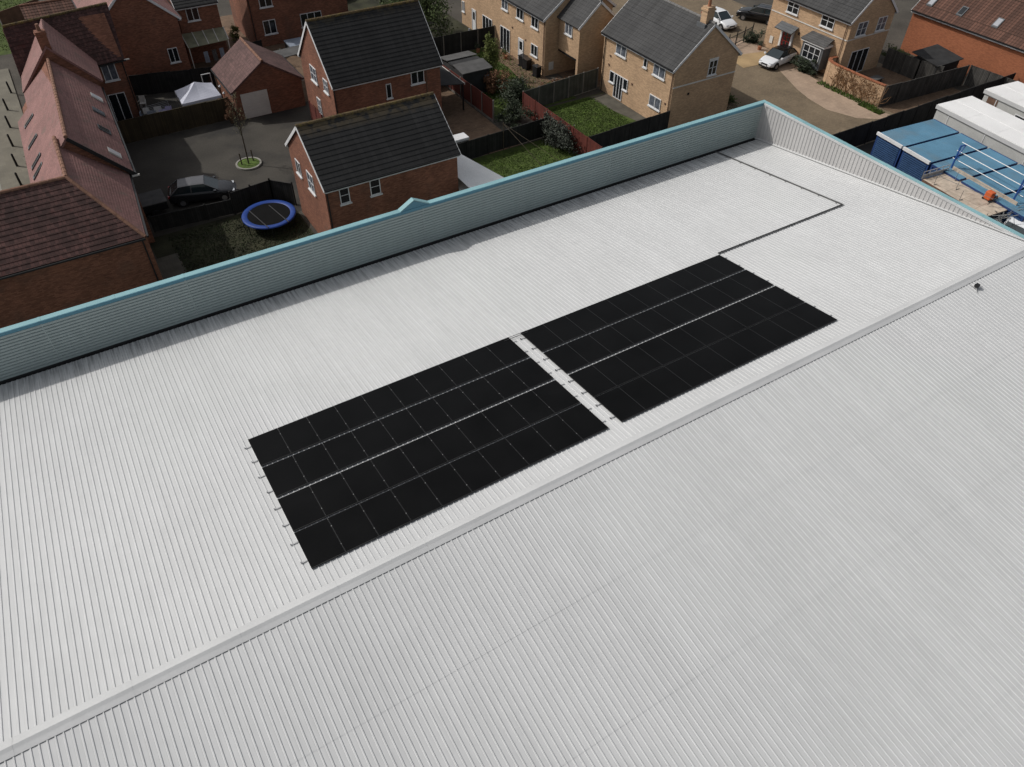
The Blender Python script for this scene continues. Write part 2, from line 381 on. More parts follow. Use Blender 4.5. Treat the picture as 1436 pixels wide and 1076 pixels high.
# ------------------------------------------------------------------ warehouse
SL, W, ZR, ZP = .1311, 18.283, 8.5, 8.46
XL, XR = -60.0, 0.0
wh = thing('warehouse', 'large low warehouse with white ribbed metal roof and teal edged parapet', 'warehouse', (-30, 0, 0))
def rib_sheet(sign, laps):
    mb = MB(); n = int((XR-XL)/.2)
    prof = []
    for i in range(n):
        x = XL+i*.2
        for dx, dz in ((0, 0), (.135, 0), (.149, .022), (.178, .022), (.194, 0)): prof.append((x+dx, dz))
    prof.append((XR, 0))
    cuts = [.04]+laps+[18.03]
    for a, b in zip(cuts[:-1], cuts[1:]):
        rows = []
        for y, e in ((a-.06 if a > .1 else a, -.0), (b, .006)):   # the lower end rides over the next sheet
            rows.append([(x, sign*y, ZR-SL*y+dz+e) for x, dz in prof])
        mb.grid(rows)
        mb.grid([[(x, sign*b, ZR-SL*b+dz+.006) for x, dz in prof], [(x, sign*b, ZR-SL*b+dz+.001) for x, dz in prof]])
    return mb
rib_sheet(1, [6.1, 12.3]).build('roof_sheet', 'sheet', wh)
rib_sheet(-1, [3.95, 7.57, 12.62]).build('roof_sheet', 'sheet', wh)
# roof structure just under the sheets so nothing shows through
mb = MB()
mb.poly([(XL, 0, ZR-.12), (XR, 0, ZR-.12), (XR, 18.0, ZR-SL*18-.12), (XL, 18.0, ZR-SL*18-.12)])
mb.poly([(XL, 0, ZR-.12), (XR, 0, ZR-.12), (XR, -18.0, ZR-SL*18-.12), (XL, -18.0, ZR-SL*18-.12)])
mb.build('roof_deck', 'gutter', wh)
# ridge cap: two wings and a raised crown
mb = MB(); c = [(-.27, -.0354+.0265), (-.255, -.0334+.030), (-.11, .035), (0, .080), (.11, .035), (.255, -.0334+.030), (.27, -.0354+.0265)]
seg = 3.0; x = XL
while x < XR-.01:
    x2 = min(x+seg, XR); e = .004
    mb.grid([[(xx, y, ZR+z+(.0 if xx == x else e)) for y, z in c] for xx in (x, x2)]); x = x2
mb.build('ridge_cap', 'flash', wh)
mb = MB()
for sg in (-1, 1): MB().box(XL, XR, sg*.258-.008, sg*.258+.008, ZR-SL*.258-.05, ZR-SL*.258+.0225).build('ridge_filler', 'filler', wh)
# long parapet inner face: horizontal ribs, in panels with joints
zb = ZR-SL*W+.09
mb = MB(); pit = .155; prof = []
z = zb
while z < ZP-.17:
    prof += [(-.05, z), (-.05, z+pit*.66), (0, z+pit*.74), (0, z+pit*.92), (-.05, z+pit)]
    z += pit
prof = [(dy, min(zz, ZP-.03)) for dy, zz in prof]
xx = XL
while xx < XR:
    x2 = min(xx+6.0, XR)
    mb.grid([[(xx+.006, W+dy, zz) for dy, zz in prof], [(x2-.006, W+dy, zz) for dy, zz in prof]]); xx = x2
mb.build('parapet_lining', 'cladding', wh)
xx = XL+6
while xx < XR-1: MB().box(xx-.02, xx+.02, W-.056, W-.001, zb, ZP-.1).build('joint_strip', 'cladding', wh); xx += 6
MB().box(XL, XR, W-.012, W+.02, ZR-SL*W-.4, zb-.001).build('foot_strip', 'gutter', wh)  # plain dark strip along the foot of the parapet
# gable parapets: vertical ribs, running level while the roof rises to meet them
for gx, sg in ((XR, -1), (XL, 1)):
    mb = MB(); n = int(2*W/.25)
    bot, top = [], []
    for i in range(n+1):
        for dy, dx in ((0, 0), (.15, 0), (.17, .03), (.215, .03), (.235, 0)):
            y = -W+i*.25+dy
            if y > W: break
            bot.append((gx+sg*dx-.012*0, y, ZR-SL*abs(y)-.05)); top.append((gx+sg*dx, y, ZP))
    mb.grid([bot, top]); mb.build('gable_lining', 'cladding_grey', wh)
    # apron flashing along the roof edge
    mb = MB()
    for s2 in (1, -1):
        P = [(gx+sg*.0, .0, ZR+.06), (gx+sg*.16, 0, ZR+.045)]
        mb.poly([(gx, s2*.2, ZR+.05), (gx+sg*.14, s2*.2, ZR+.04), (gx+sg*.14, s2*W, ZR-SL*W+.045), (gx, s2*W, ZR-SL*W+.10)])
    mb.build('apron_flashing', 'flash', wh)
# corner trim and white inner trim along the gable top
MB().box(-.20, -.034, W-.035, W-.005, zb, ZP-.02).build('corner_trim', 'cladding_grey', wh)
MB().box(-.036, -.004, W-.30, W-.036, zb, ZP-.02).build('corner_trim', 'cladding_grey', wh)
for x_ in (XR, XL): MB().box(x_-.045, x_+.045, -W+.1, W-.05, ZP-.09, ZP+.012).build('inner_trim', 'flash', wh)
# coping: teal top sheet with darker drip fascia inside, and the little raised peak
mb = MB(); mb.box(XL-.4, -24.95-.3, W-.02, W+.28, ZP+.0, ZP+.035).box(-23.75+.15, XR+.31, W-.02, W+.28, ZP+.0, ZP+.035)
for x0, x1, z0, z1 in ((-25.25, -24.45, ZP, ZP+.44), (-24.45, -23.6, ZP+.44, ZP)):
    mb.hexa([(x0, W-.02, z0), (x1, W-.02, z1), (x1, W+.28, z1), (x0, W+.28, z0), (x0, W-.02, z0+.05), (x1, W-.02, z1+.05), (x1, W+.28, z1+.05), (x0, W+.28, z0+.05)])
mb.box(XR+.052, XR+.31, -W, W-.021, ZP, ZP+.035).box(XL-.40, XL-.052, -W, W-.021, ZP, ZP+.035)
xx = XL+3
mb.build('coping', 'teal', wh)
mb = MB()
mb.box(XL, XR-.05, W-.050, W-.021, ZP-.13, ZP+.028)
mb.extrude([(-25.25, W-.02, ZP), (-23.6, W-.02, ZP), (-24.45, W-.02, ZP+.42)], (0, .03, 0))
mb.build('drip_fascia', 'teal_dark', wh)
xx = XL+3
while xx < XR:
    if not -25.4 < xx < -23.5: MB().box(xx-.05, xx+.05, W-.024, W+.285, ZP+.036, ZP+.042).build('coping_joint', 'teal', wh)
    xx += 3
for yy in range(-15, 18, 3): MB().box(XR+.06, XR+.315, yy-.05, yy+.05, ZP+.036, ZP+.042).build('coping_joint', 'teal', wh)
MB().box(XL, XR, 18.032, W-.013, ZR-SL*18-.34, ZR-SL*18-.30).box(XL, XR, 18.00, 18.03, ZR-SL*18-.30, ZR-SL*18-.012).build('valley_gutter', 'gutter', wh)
mb = MB().box(XL-.3, XR+.3, W+.03, W+.25, -.02, ZP-.002).box(XR+.03, XR+.25, -W, W+.028, -.02, ZP-.003).box(XL-.33, XL-.03, -W, W+.028, -.02, ZP-.003).box(XL-.3, XR+.3, -W-.3, -W+.1, -.02, ZR-SL*W-.1)
mb.build('outer_wall', 'cladding', wh)
MB().box(XL, XR, -18.28, -18.04, ZR-SL*18-.2, ZR-SL*18-.06).build('eaves_gutter', 'gutter', wh)

def onroof(x, y, h=0): return Vector((x, y, ZR-SL*abs(y)+h))
ca = math.atan(SL)
# ---- solar panels
CP, RP, XA, YB = 1.154, 1.8204, -36.448, 1.08
GAP, W2 = .5925, 11.627
ordn = ['first', 'second', 'third', 'fourth', 'fifth', 'sixth', 'seventh', 'eighth', 'ninth', 'tenth']
rown = {0: 'row nearest the ridge', 1: 'second row from ridge', 2: 'third row from ridge', 3: 'row nearest the parapet'}
pl = 1.722
def make_panel(pw):
    r = thing('solar_panel', '', 'solar panel')
    f = MB()
    f.box(0, pw, 0, .022, 0, .035).box(0, pw, pl-.022, pl, 0, .035).box(0, .013, .022, pl-.022, 0, .035).box(pw-.013, pw, .022, pl-.022, 0, .035)
    f.build('frame', 'pframe', r)
    MB().box(.013, pw-.013, .022, pl-.022, .004, .031).build('glass', 'panel', r)
    return r
protos = [make_panel(1.146), make_panel(1.159)]; fresh = [True, True]
for arr in range(2):
    xs = XA if arr == 0 else XA+10*CP+GAP
    cp = CP if arr == 0 else W2/10
    side = 'left' if arr == 0 else 'right'
    for rr in range(4):
        for cc in range(10):
            o = protos[arr] if fresh[arr] else copy_tree(protos[arr]); fresh[arr] = False
            y = YB+rr*RP+((0, -.03, -.008, .002) if arr == 0 else (0, -.06, -.038, -.03))[rr]
            o.location = onroof(xs+cc*cp, y, .044+random.uniform(-.0015, .0015)); o.rotation_euler = (-ca, 0, 0)
            o['label'] = 'black solar panel %s from left in the %s, %s array' % (ordn[cc], rown[rr], side)
            o['group'] = 'black solar panels of the %s roof array' % side
    for rr in range(4):
        for q, fy in enumerate((.24, .76)):
            y = YB+rr*RP+fy*pl
            x0, x1 = xs-.20-random.uniform(0, .06), xs+10*cp+.16
            mid = (x0+x1)/2
            r = thing('mounting_rail', 'thin rail under the %s of the %s array, %s one' % (rown[rr], side, ('lower', 'upper')[q]), 'mounting rail', tuple(onroof(mid, y)), 'rails under the solar panels')
            mb = MB().bar(onroof(x0, y, .035), onroof(x1, y, .035), .04, .014)
            mb.build('rail', 'alu', r)
            mb = MB(); xq = math.ceil(x0/.2)*.2-.036
            while xq < x1:
                mb.box(xq-.012, xq+.012, y-.05, y+.05, onroof(0, y, .026).z, onroof(0, y, .034).z); xq += 1.0
            mb.build('foot', 'alu', r)
            MB().box(x0+.0, x0+.03, y-.03, y+.03, onroof(0, y, .028).z, onroof(0, y, .072).z).build('end_bracket', 'alu', r)
            for cc in range(1, 10):
                xq = xs+cc*cp-.008; MB().box(xq-.012, xq+.012, y-.02, y+.02, onroof(0, y, .045).z, onroof(0, y, .083).z).build('clamp', 'tray' if arr == 0 else 'pframe', r)
            MB().box(x0-.005, x0+.0, y-.028, y+.028, onroof(0, y, .03).z, onroof(0, y, .10).z).build('end_cap', 'black', r)
# cables between the arrays
for k, yy in enumerate((YB+4*RP-.16, YB+4*RP-.27)):
    p = onroof(XA+10*CP-.3, yy, .09); q = onroof(XA+10*CP+GAP+.3, yy, .09)
    o = MB().tube(p, q, .012, n=6).build('cable', 'cable', None, loc=tuple(p))
    tag(o, 'black cable crossing the gap between the arrays, %s' % ('the one nearer the parapet' if k == 0 else 'the one nearer the ridge'), 'cable')
# cable tray: along y then along the slope
def tray(mb, p, q):
    p, q = Vector(p), Vector(q); d = (q-p).normalized(); n = Vector((0, SL, 1)).normalized(); sx = d.cross(n).normalized()
    mb.bar(p+n*.045, q+n*.045, .10, .006, n)
    for s_ in (-1, 1): mb.bar(p+sx*s_*.05+n*.058, q+sx*s_*.05+n*.058, .006, .03, n)
    L = (q-p).length; k = .3
    while k < L: c_ = p+d*k; mb.bar(c_-sx*.11+n*.042, c_+sx*.11+n*.042, .04, .02, n); k += 1.2
t = thing('cable_tray', 'grey cable tray running from the right array to the parapet in two straight legs', 'cable tray', tuple(onroof(-3.6, 8.36)))
mb = MB(); tray(mb, onroof(-12.6, 8.36), onroof(-3.53, 8.36)); mb.build('channel', 'tray', t)
mb = MB(); tray(mb, onroof(-3.6, 8.44), onroof(-3.6, 18.05)); mb.build('channel', 'tray', t)
mb = MB()
for dx in (-.022, .014): mb.tube(onroof(-12.6, 8.36+dx, .058), onroof(-3.6-dx, 8.36+dx, .058), .009, n=5); mb.tube(onroof(-3.6-dx, 8.36+dx, .058), onroof(-3.6-dx, 18.05, .058), .009, n=5)
mb.build('cable', 'cable', t)
# small anchor beside the ridge
b0 = onroof(-5.5, -.6)
t = thing('roof_anchor', 'small black and grey anchor post with splayed feet beside the ridge', 'roof anchor', tuple(b0))
mb = MB().box(-5.62, -5.38, -.70, -.48, b0.z+.03, b0.z+.045).tube(b0+Vector((0, 0, .03)), b0+Vector((0, 0, .2)), .035)
for dx, dy in ((.32, -.1), (-.25, -.22), (.12, .32), (-.1, .3)): mb.tube(b0+Vector((0, 0, .06)), b0+Vector((dx, dy, .04)), .016, n=6)
mb.build('bracket', 'alu', t)
MB().box(-5.60, -5.40, -.68, -.52, b0.z+.10, b0.z+.22).build('head', 'black', t)

# ------------------------------------------------------------------ houses
def window(par, ax, c, a0, a1, z0, z1, nm=1, nt=0, sill=True, curtain=False, dark=None, name='window', fr='white', part=.055, d=.05):
    """frame on the wall plane facing -x or -y; a = coordinate along the wall"""
    a0, a1 = min(a0, a1), max(a0, a1); z0, z1 = min(z0, z1), max(z0, z1)
    def bx(mb, p, q, u, v, d0, d1):
        if ax == 'y': mb.box(p, q, c-d1, c-d0, u, v)
        else: mb.box(c-d1, c-d0, p, q, u, v)
    f = MB(); t = part
    bx(f, a0, a1, z1-t, z1, -.02, d); bx(f, a0, a1, z0, z0+t, -.02, d); bx(f, a0, a0+t, z0+t, z1-t, -.02, d); bx(f, a1-t, a1, z0+t, z1-t, -.02, d)
    for i in range(1, nm+1):
        x = a0+(a1-a0)*i/(nm+1); bx(f, x-t*.6, x+t*.6, z0+t, z1-t, -.02, d-.006)
    for i in range(1, nt+1):
        z = z0+(z1-z0)*i/(nt+1); bx(f, a0+t, a1-t, z-.018, z+.018, -.02, d-.012)
    fo = f.build(name, fr, par)
    p = MB(); bx(p, a0+t*.5, a1-t*.5, z0+t*.5, z1-t*.5, -.01, d-.03); p.build('pane', 'glass_curtain' if curtain else 'glass', fo)
    if sill:
        s = MB(); bx(s, a0-.07, a1+.07, z0-.09, z0-.002, -.02, .12); s.build('sill', 'white', fo)
    return fo
def door(par, ax, c, a0, a1, z1, col='white', glass=(1.15, 1.9), name='door'):
    a0, a1 = min(a0, a1), max(a0, a1)
    def bx(mb, p, q, u, v, d0, d1):
        if ax == 'y': mb.box(p, q, c-d1, c-d0, u, v)
        else: mb.box(c-d1, c-d0, p, q, u, v)
    f = MB(); bx(f, a0, a0+.06, .1, z1, -.02, .06); bx(f, a1-.06, a1, .1, z1, -.02, .06); bx(f, a0+.06, a1-.06, z1-.06, z1, -.02, .06)
    fo = f.build('door_frame', 'white', par)
    p = MB(); bx(p, a0+.062, a1-.062, .1, z1-.062, -.01, .03); do = p.build(name, col, fo)
    if glass:
        g = MB(); bx(g, a0+.2, a1-.2, glass[0], glass[1], .031, .036); g.build('pane', 'glass', fo)
    h = MB(); bx(h, a0+.10, a0+.13, 1.0, 1.15, .032, .07); h.build('handle', 'alu', fo)

def house(name, label, rx0, rx1, ry0, ry1, ez, rz, axis, wm, rm, ridge_m, eo=.3, go=.1, step=.32, base=0, barge=True, bm='white', fm='white', ridge_at=None, group=None, left_gable=True, cat='house', wall_front=None):
    """rx/ry = roof outline, ez eave height, rz ridge height, axis = ridge direction"""
    if axis == 'y': a0, a1, b0, b1 = rx0, rx1, ry0, ry1; mp = lambda a, b, z: (a, b, z)
    else: a0, a1, b0, b1 = ry0, ry1, rx0, rx1; mp = lambda a, b, z: (b, a, z)
    am = ridge_at if ridge_at is not None else (a0+a1)/2
    h = thing(name, label, cat, ((rx0+rx1)/2, (ry0+ry1)/2, base), group)
    sl0, sl1 = (rz-ez)/(am-a0), (rz-ez)/(a1-am); t = .15
    w0, w1 = a0+eo, a1-eo
    pent = [mp(w0, b0+go, base), mp(w1, b0+go, base), mp(w1, b0+go, ez+eo*sl1-t*1.25), mp(am, b0+go, rz-t*1.25), mp(w0, b0+go, ez+eo*sl0-t*1.25)]
    off = Vector(mp(0, b1-b0-2*go, 0))
    MB().extrude(pent, off).build('wall', wm, h)
    r = MB()
    r.slope(mp(a0, b0, ez), mp(a0, b1, ez), mp(am, b0, rz), mp(am, b1, rz), step)
    r.slope(mp(a1, b0, ez), mp(a1, b1, ez), mp(am, b0, rz), mp(am, b1, rz), step)
    ro = r.build('roof', rm, h)
    rd = MB(); b = b0
    while b < b1-.01:
        bb = min(b+.45, b1); rd.tube(mp(am, b, rz+.0), mp(am, bb-.015, rz+.0), .12, .11, n=8); b = bb
    rd.build('ridge_tiles', ridge_m, ro)
    for a, sg in ((a0, -1), (a1, 1)):
        MB().bar(mp(a+sg*.05, b0+.03, ez-.05), mp(a+sg*.05, b1-.03, ez-.05), .11, .09).build('gutter', 'black', h)
    for a, sg in ((a0, 1), (a1, -1)):
        MB().bar(mp(a+sg*.03, b0+.02, ez-.15), mp(a+sg*.03, b1-.02, ez-.15), .03, .16).bar(mp(a+sg*eo*.5, b0+.12, ez-.215), mp(a+sg*eo*.5, b1-.12, ez-.215), eo, .02).build('fascia', fm, h)
    if barge:
        for b, sg in ((b0, 1), (b1, -1)):
            if b == b1 and not left_gable: continue
            g = MB()
            for a, s_ in ((a0, 1), (a1, 1)):
                g.bar(mp(a, b-sg*.012, ez-.10), mp(am, b-sg*.012, rz-.10), .028, .19)
            g.build('bargeboard', bm, h)
    return h
def downpipe(h, x, y, z0, z1, m_='black'): MB().tube((x, y, z0), (x, y, z1), .04, n=8).build('downpipe', m_, h)

# A : front red brick house with dark roof
A = house('brick_house', 'red brick house with dark mossy roof right behind the parapet, in front of its twin', -26.15, -16.7, 27.9, 34.9, 5.1, 7.8, 'x', 'brick_red', 'tile_dark', 'ridge_moss', step=.33)
window(A, 'y', 28.2, -25.15, -24.5, 3.72, 4.85, 0, 1); window(A, 'y', 28.2, -23.1, -22.4, 3.72, 4.85, 0, 1)
window(A, 'x', -26.05, 30.2, 31.3, 3.6, 4.9, 1, 1, curtain=True)
window(A, 'x', -26.05, 32.6, 33.5, 3.7, 4.7, 1, 0)
downpipe(A, -25.95, 28.13, 0, 4.9)
B = house('brick_house', 'larger red brick house with dark roof behind the front one, beside the garage', -20.1, -10.8, 41.75, 49.2, 5.0, 8.7, 'x', 'brick_red', 'tile_dark_far', 'ridge_moss', step=.33)
window(B, 'y', 42.05, -15.7, -15.25, 3.1, 4.25, 0, 0); window(B, 'y', 42.05, -13.5, -12.35, 3.75, 4.95, 1, 0)
window(B, 'x', -20.02, 45.4, 46.7, 3.9, 5.1, 1, 1, curtain=True); window(B, 'x', -20.02, 43.0, 43.9, 4.0, 5.0, 1, 1, curtain=True); window(B, 'x', -20.02, 45.5, 46.3, 1.3, 2.6, 1, 1, curtain=True)
downpipe(B, -19.93, 41.97, 0, 4.9)
MB().box(-12.2, -12.12, 41.97, 42.04, 0, 4.7).build('downpipe', 'wood_brown', B)
# E : garage with hip-free gable, ridge along y
E_ = house('garage', 'single brick garage with white up-and-over door and red tiled roof', -25.75, -19.55, 50.75, 56.5, 2.4, 4.45, 'y', 'brick_red', 'tile_garage', 'ridge_red', eo=.2, go=.1, step=.26, barge=False, ridge_at=-22.7, cat='garage')
E_roof = None
gd = MB().box(-25.05, -22.8, 50.79, 50.86, .05, 2.12); 
gd = gd.build('garage_door', 'offwhite', E_)
mb = MB()
for k in range(1, 8): mb.box(-25.03, -22.82, 50.775, 50.789, .05+k*.26-.012, .05+k*.26+.012)
mb.build('door_rib', 'offwhite', gd)
# C : gable house at top left, ridge along y
C_ = house('brick_house', 'tall red brick gable house with white bargeboards at the top left', -33.6, -26.2, 61.9, 73, 5.1, 8.4, 'y', 'brick_red', 'tile_pink', 'ridge_red', step=.3, group=None)
window(C_, 'y', 62.0, -28.1, -27.25, 1.5, 2.75, 1, 0)
# C2 : recessed wing with canopy
C2 = house('brick_house', 'recessed red brick wing with one window above a glazed canopy', -26.1, -22.2, 64.5, 72, 5.1, 7.7, 'x', 'brick_red', 'tile_dark', 'ridge_grey', step=.3, eo=.3)
window(C2, 'y', 64.8, -25.2, -24.1, 3.75, 5.0, 1, 0)
t = thing('canopy_roof', 'mossy glazed lean-to canopy on posts against the recessed brick wing', 'canopy', (-24.3, 64, 0))
MB().hexa([(-26.2, 62.6, 2.2), (-22.4, 62.9, 2.2), (-22.2, 64.75, 2.75), (-26.2, 64.75, 2.75), (-26.2, 62.6, 2.24), (-22.4, 62.9, 2.24), (-22.2, 64.75, 2.79), (-26.2, 64.75, 2.79)]).build('sheet', 'green_sheet', t)
mb = MB()
for k in range(5):
    f = k/4; mb.bar((-26.15+3.75*f, 62.6+.3*f, 2.26), (-26.15+3.9*f, 64.7, 2.82), .06, .05)
mb.build('glazing_bar', 'offwhite', t)
for x in (-26.1, -22.5): MB().bar((x, 62.75, 0), (x, 62.75, 2.2), .08, .08).build('post', 'offwhite', t)
# D : brick house top centre-left
D_ = house('brick_house', 'broad red brick house with white framed windows behind the garage roof', -19.5, -9.3, 65.2, 73, 5.1, 8, 'x', 'brick_red', 'tile_red', 'ridge_red')
window(D_, 'y', 65.5, -18.25, -17.0, 3.6, 4.75, 1, 0); window(D_, 'y', 65.5, -18.3, -17.05, 1.1, 2.4, 1, 0)
window(D_, 'y', 65.5, -14.5, -12.3, 1.15, 2.4, 2, 0)
downpipe(D_, -19.25, 65.42, 0, 4.9)
# G : buff house
G = house('buff_house', 'detached buff brick house with grey tiled roof and chimney on its ridge', 4.2, 11.5, 31.2, 40.8, 5.05, 8.0, 'y', 'brick_buff', 'tile_grey', 'ridge_grey', step=.33)
window(G, 'x', 4.482, 37.5, 38.9, 3.85, 4.95, 1, 0, curtain=True); window(G, 'x', 4.482, 34.7, 35.15, 4.0, 4.9, 0, 0); window(G, 'x', 4.482, 32.4, 33.85, 3.85, 4.95, 1, 0, curtain=True)
window(G, 'x', 4.482, 38.75, 39.4, 1.25, 2.2, 0, 0); window(G, 'x', 4.482, 36.85, 37.45, 1.25, 2.2, 0, 0)
window(G, 'x', 4.482, 37.5, 38.7, .12, 2.2, 2, 0, False, name='patio_door')
window(G, 'x', 4.482, 32.4, 33.85, 1.25, 2.2, 1, 0, curtain=True)
window(G, 'y', 31.3, 8.05, 8.95, 3.85, 5.05, 1, 1)
MB().box(8.0, 9.0, 31.26, 31.31, 5.06, 5.22).build('lintel', 'offwhite', G)
MB().box(4.5, 11.2, 31.27, 31.31, 3.52, 3.63).build('string_course', 'offwhite', G)
for px, pz in ((6.2, 2.65),): MB().box(px, px+.2, 31.27, 31.31, pz, pz+.18).build('vent', 'black', G)
for yy, zz in ((39.7, 2.5), (39.6, 3.3), (36.3, 2.0), (31.9, 2.0)): MB().box(4.45, 4.49, yy-.09, yy+.09, zz, zz+.16).build('vent', 'wood_brown', G)
downpipe(G, 4.43, 40.45, 0, 4.9); downpipe(G, 4.43, 31.45, 0, 4.9, 'wood_brown')
st = MB().box(7.45, 8.2, 31.9, 32.55, 7.4, 9.0).box(7.38, 8.27, 31.83, 32.62, 8.72, 8.86).build('chimney', 'brick_buff', G)
MB().tube((7.83, 32.22, 9.0), (7.83, 32.22, 9.5), .14, .12, n=12).build('chimney_pot', 'terracotta', st)
MB().box(7.25, 7.449, 31.75, 32.7, 7.5, 7.83).build('flashing', 'lead', st)
# F : buff terrace
F_ = house('buff_terrace', 'long buff brick terrace with white patio doors at the top centre', 1.3, 9.3, 45.5, 61.6, 5.1, 8.0, 'y', 'brick_buff', 'tile_grey', 'ridge_grey', step=.33, cat='terraced house')
for a0, a1, z0, z1, k, nm_, cu in ((61.1, 60.1, 3.85, 4.9, 'w', 1, 0), (52.1, 53.2, 3.9, 4.9, 'w', 1, 1), (49.3, 50.5, 3.85, 4.95, 'w', 1, 0), (46.75, 47.9, 3.85, 4.95, 'w', 1, 0), (46.75, 47.85, 1.35, 2.35, 'w', 1, 0), (60.8, 61.3, 1.3, 2.3, 'w', 1, 0), (55.1, 57.0, .12, 2.2, 'p', 2, 0), (51.7, 53.5, .12, 2.25, 'p', 2, 0), (58.4, 59.2, 0, 2.15, 'd', 0, 0), (49.2, 50.1, 0, 2.15, 'd', 0, 0), (57.2, 58.3, 3.85, 4.95, 'w', 1, 0)):
    if k == 'w': window(F_, 'x', 1.582, a0, a1, z0, z1, nm_, 0, curtain=bool(cu))
    elif k == 'p': window(F_, 'x', 1.582, a0, a1, z0, z1, nm_, 0, False, name='patio_door')
    else: door(F_, 'x', 1.582, a0, a1, z1)
downpipe(F_, 1.53, 45.75, 0, 4.9, 'wood_brown')
for yy, zz in ((48.8, 2.2), (51.2, 2.6)): MB().box(1.55, 1.59, yy, yy+.16, zz, zz+.16).build('vent', 'wood_brown', F_)
MB().box(2.1, 2.6, 45.55, 45.6, .5, 1.2).build('meter_box', 'offwhite', F_)
# F2 : flying wing over the passage
F2 = thing('buff_annexe', 'narrow buff brick annexe bridging an open carport beside the buff terrace', 'house', (5, 44, 0))
r = MB(); r.slope((2.75, 42.2, 5.1), (2.75, 46.5, 5.1), (5.0, 42.2, 7.05), (5.0, 46.5, 7.05), .33); r.slope((7.3, 42.2, 5.1), (7.3, 46.5, 5.1), (5.0, 42.2, 7.05), (5.0, 46.5, 7.05), .33)
ro = r.build('roof', 'tile_grey', F2)
MB().tube((5, 42.2, 7.05), (5, 46.5, 7.05), .12, n=8).build('ridge_tiles', 'ridge_grey', ro)
mb = MB(); mb.extrude([(3.0, 42.3, 2.35), (7.1, 42.3, 2.35), (7.1, 42.3, 5.05), (5.0, 42.3, 6.85), (3.0, 42.3, 5.05)], (0, 3.2, 0))
mb.box(3.0, 7.1, 42.3, 42.6, 0, 2.349)
mb.box(6.8, 7.1, 42.601, 45.4, 0, 2.349)
mb.build('wall', 'brick_buff', F2)
MB().box(2.95, 3.1, 42.62, 45.4, 2.2, 2.345).build('beam', 'black', F2)
window(F2, 'x', 2.982, 43.4, 44.5, 4.05, 5.0, 1, 0, curtain=True)
mb = MB().bar((2.75, 42.19, 5.0), (5.0, 42.19, 6.95), .03, .19).bar((7.3, 42.19, 5.0), (5.0, 42.19, 6.95), .03, .19); mb.build('bargeboard', 'white', F2)
# H : right hand buff house with bay
H = house('buff_house', 'buff brick house with red front door and grey bay window beside the white hatchback', 24.7, 31.0, 31.25, 40.9, 5.1, 7.9, 'y', 'brick_buff', 'tile_grey', 'ridge_grey', step=.33)
window(H, 'x', 24.982, 37.5, 38.9, 3.9, 5.0, 1, 1); window(H, 'x', 24.982, 33.2, 34.7, 3.9, 5.0, 1, 1)
MB().box(24.95, 24.98, 31.4, 40.7, 3.45, 3.54).build('string_course', 'offwhite', H)
MB().box(25.0, 30.7, 31.32, 31.36, 3.45, 3.54).build('string_course', 'offwhite', H)
for a0, a1 in ((25.9, 27.2), (28.6, 29.8)): window(H, 'y', 31.35, a0, a1, 3.7, 4.9, 1, 1, curtain=True)
window(H, 'y', 31.35, 26.2, 28.6, .12, 2.3, 2, 0, False, name='patio_door')
mb = MB().box(24.80, 24.98, 38.62, 38.82, 0, 2.3).box(24.80, 24.98, 37.28, 37.48, 0, 2.3).box(24.76, 24.98, 37.25, 38.85, 2.3, 2.48); mb.build('door_surround', 'white', H)
d_ = MB().box(24.93, 24.98, 37.49, 38.61, .1, 2.29).build('door', 'red_door', H)
mb = MB()
for j in range(2):
    for k in range(3): mb.box(24.915, 24.929, 37.65+j*.45, 37.98+j*.45, 1.0+k*.4, 1.32+k*.4)
mb.build('pane', 'glass', d_)
cn = MB(); cn.slope((24.1, 36.95, 2.5), (24.1, 39.15, 2.5), (24.97, 36.95, 2.95), (24.97, 39.15, 2.95), .3, .08); cn.build('door_canopy', 'lead', H)
bay = MB().box(23.95, 24.98, 32.75, 35.25, .5, 2.55).build('bay', 'lead', H)
window(bay, 'x', 23.95, 33.0, 35.0, 1.15, 2.35, 2, 1, False)
MB().box(23.8, 24.97, 32.6, 35.4, 2.55, 2.72).build('bay_fascia', 'white', bay)
b = MB(); b.slope((23.72, 32.5, 2.72), (23.72, 35.5, 2.72), (24.97, 32.7, 3.2), (24.97, 35.3, 3.2), .3, .02); b.build('bay_roof', 'felt', bay)
downpipe(H, 24.9, 31.75, 0, 4.9, 'wood_brown')
MB().box(24.93, 24.98, 39.7, 40.1, .6, 1.25).build('meter_box', 'offwhite', H)
MB().box(24.9, 24.98, 36.7, 36.82, 2.35, 2.6).build('wall_lamp', 'black', H)
# I : terracotta terrace on the right edge
I = house('terracotta_building', 'long orange brick building with brown tiled roof and rooflights at the right edge', 36.1, 48, 2, 33.2, 3.85, 8.6, 'y', 'brick_terracotta', 'tile_orange', 'ridge_red', step=.3, cat='building', eo=.3)
def on_slope(x): return 3.85+(x-36.1)*(8.6-3.85)/(42.05-36.1)
for x, y in ((36.75, 31.7), (36.8, 28.5), (36.85, 24.9)):
    P = lambda a, b, h: (a, b, on_slope(a)+h)
    f = MB().hexa([P(x, y, .02), P(x+.75, y, .02), P(x+.75, y+.62, .02), P(x, y+.62, .02), P(x, y, .12), P(x+.75, y, .12), P(x+.75, y+.62, .12), P(x, y+.62, .12)]).build('rooflight', 'lead', I)
    MB().hexa([P(x+.08, y+.08, .10), P(x+.67, y+.08, .10), P(x+.67, y+.54, .10), P(x+.08, y+.54, .10), P(x+.08, y+.08, .13), P(x+.67, y+.08, .13), P(x+.67, y+.54, .13), P(x+.08, y+.54, .13)]).build('pane', 'car_silver' if y != 28.5 else 'glass', f)

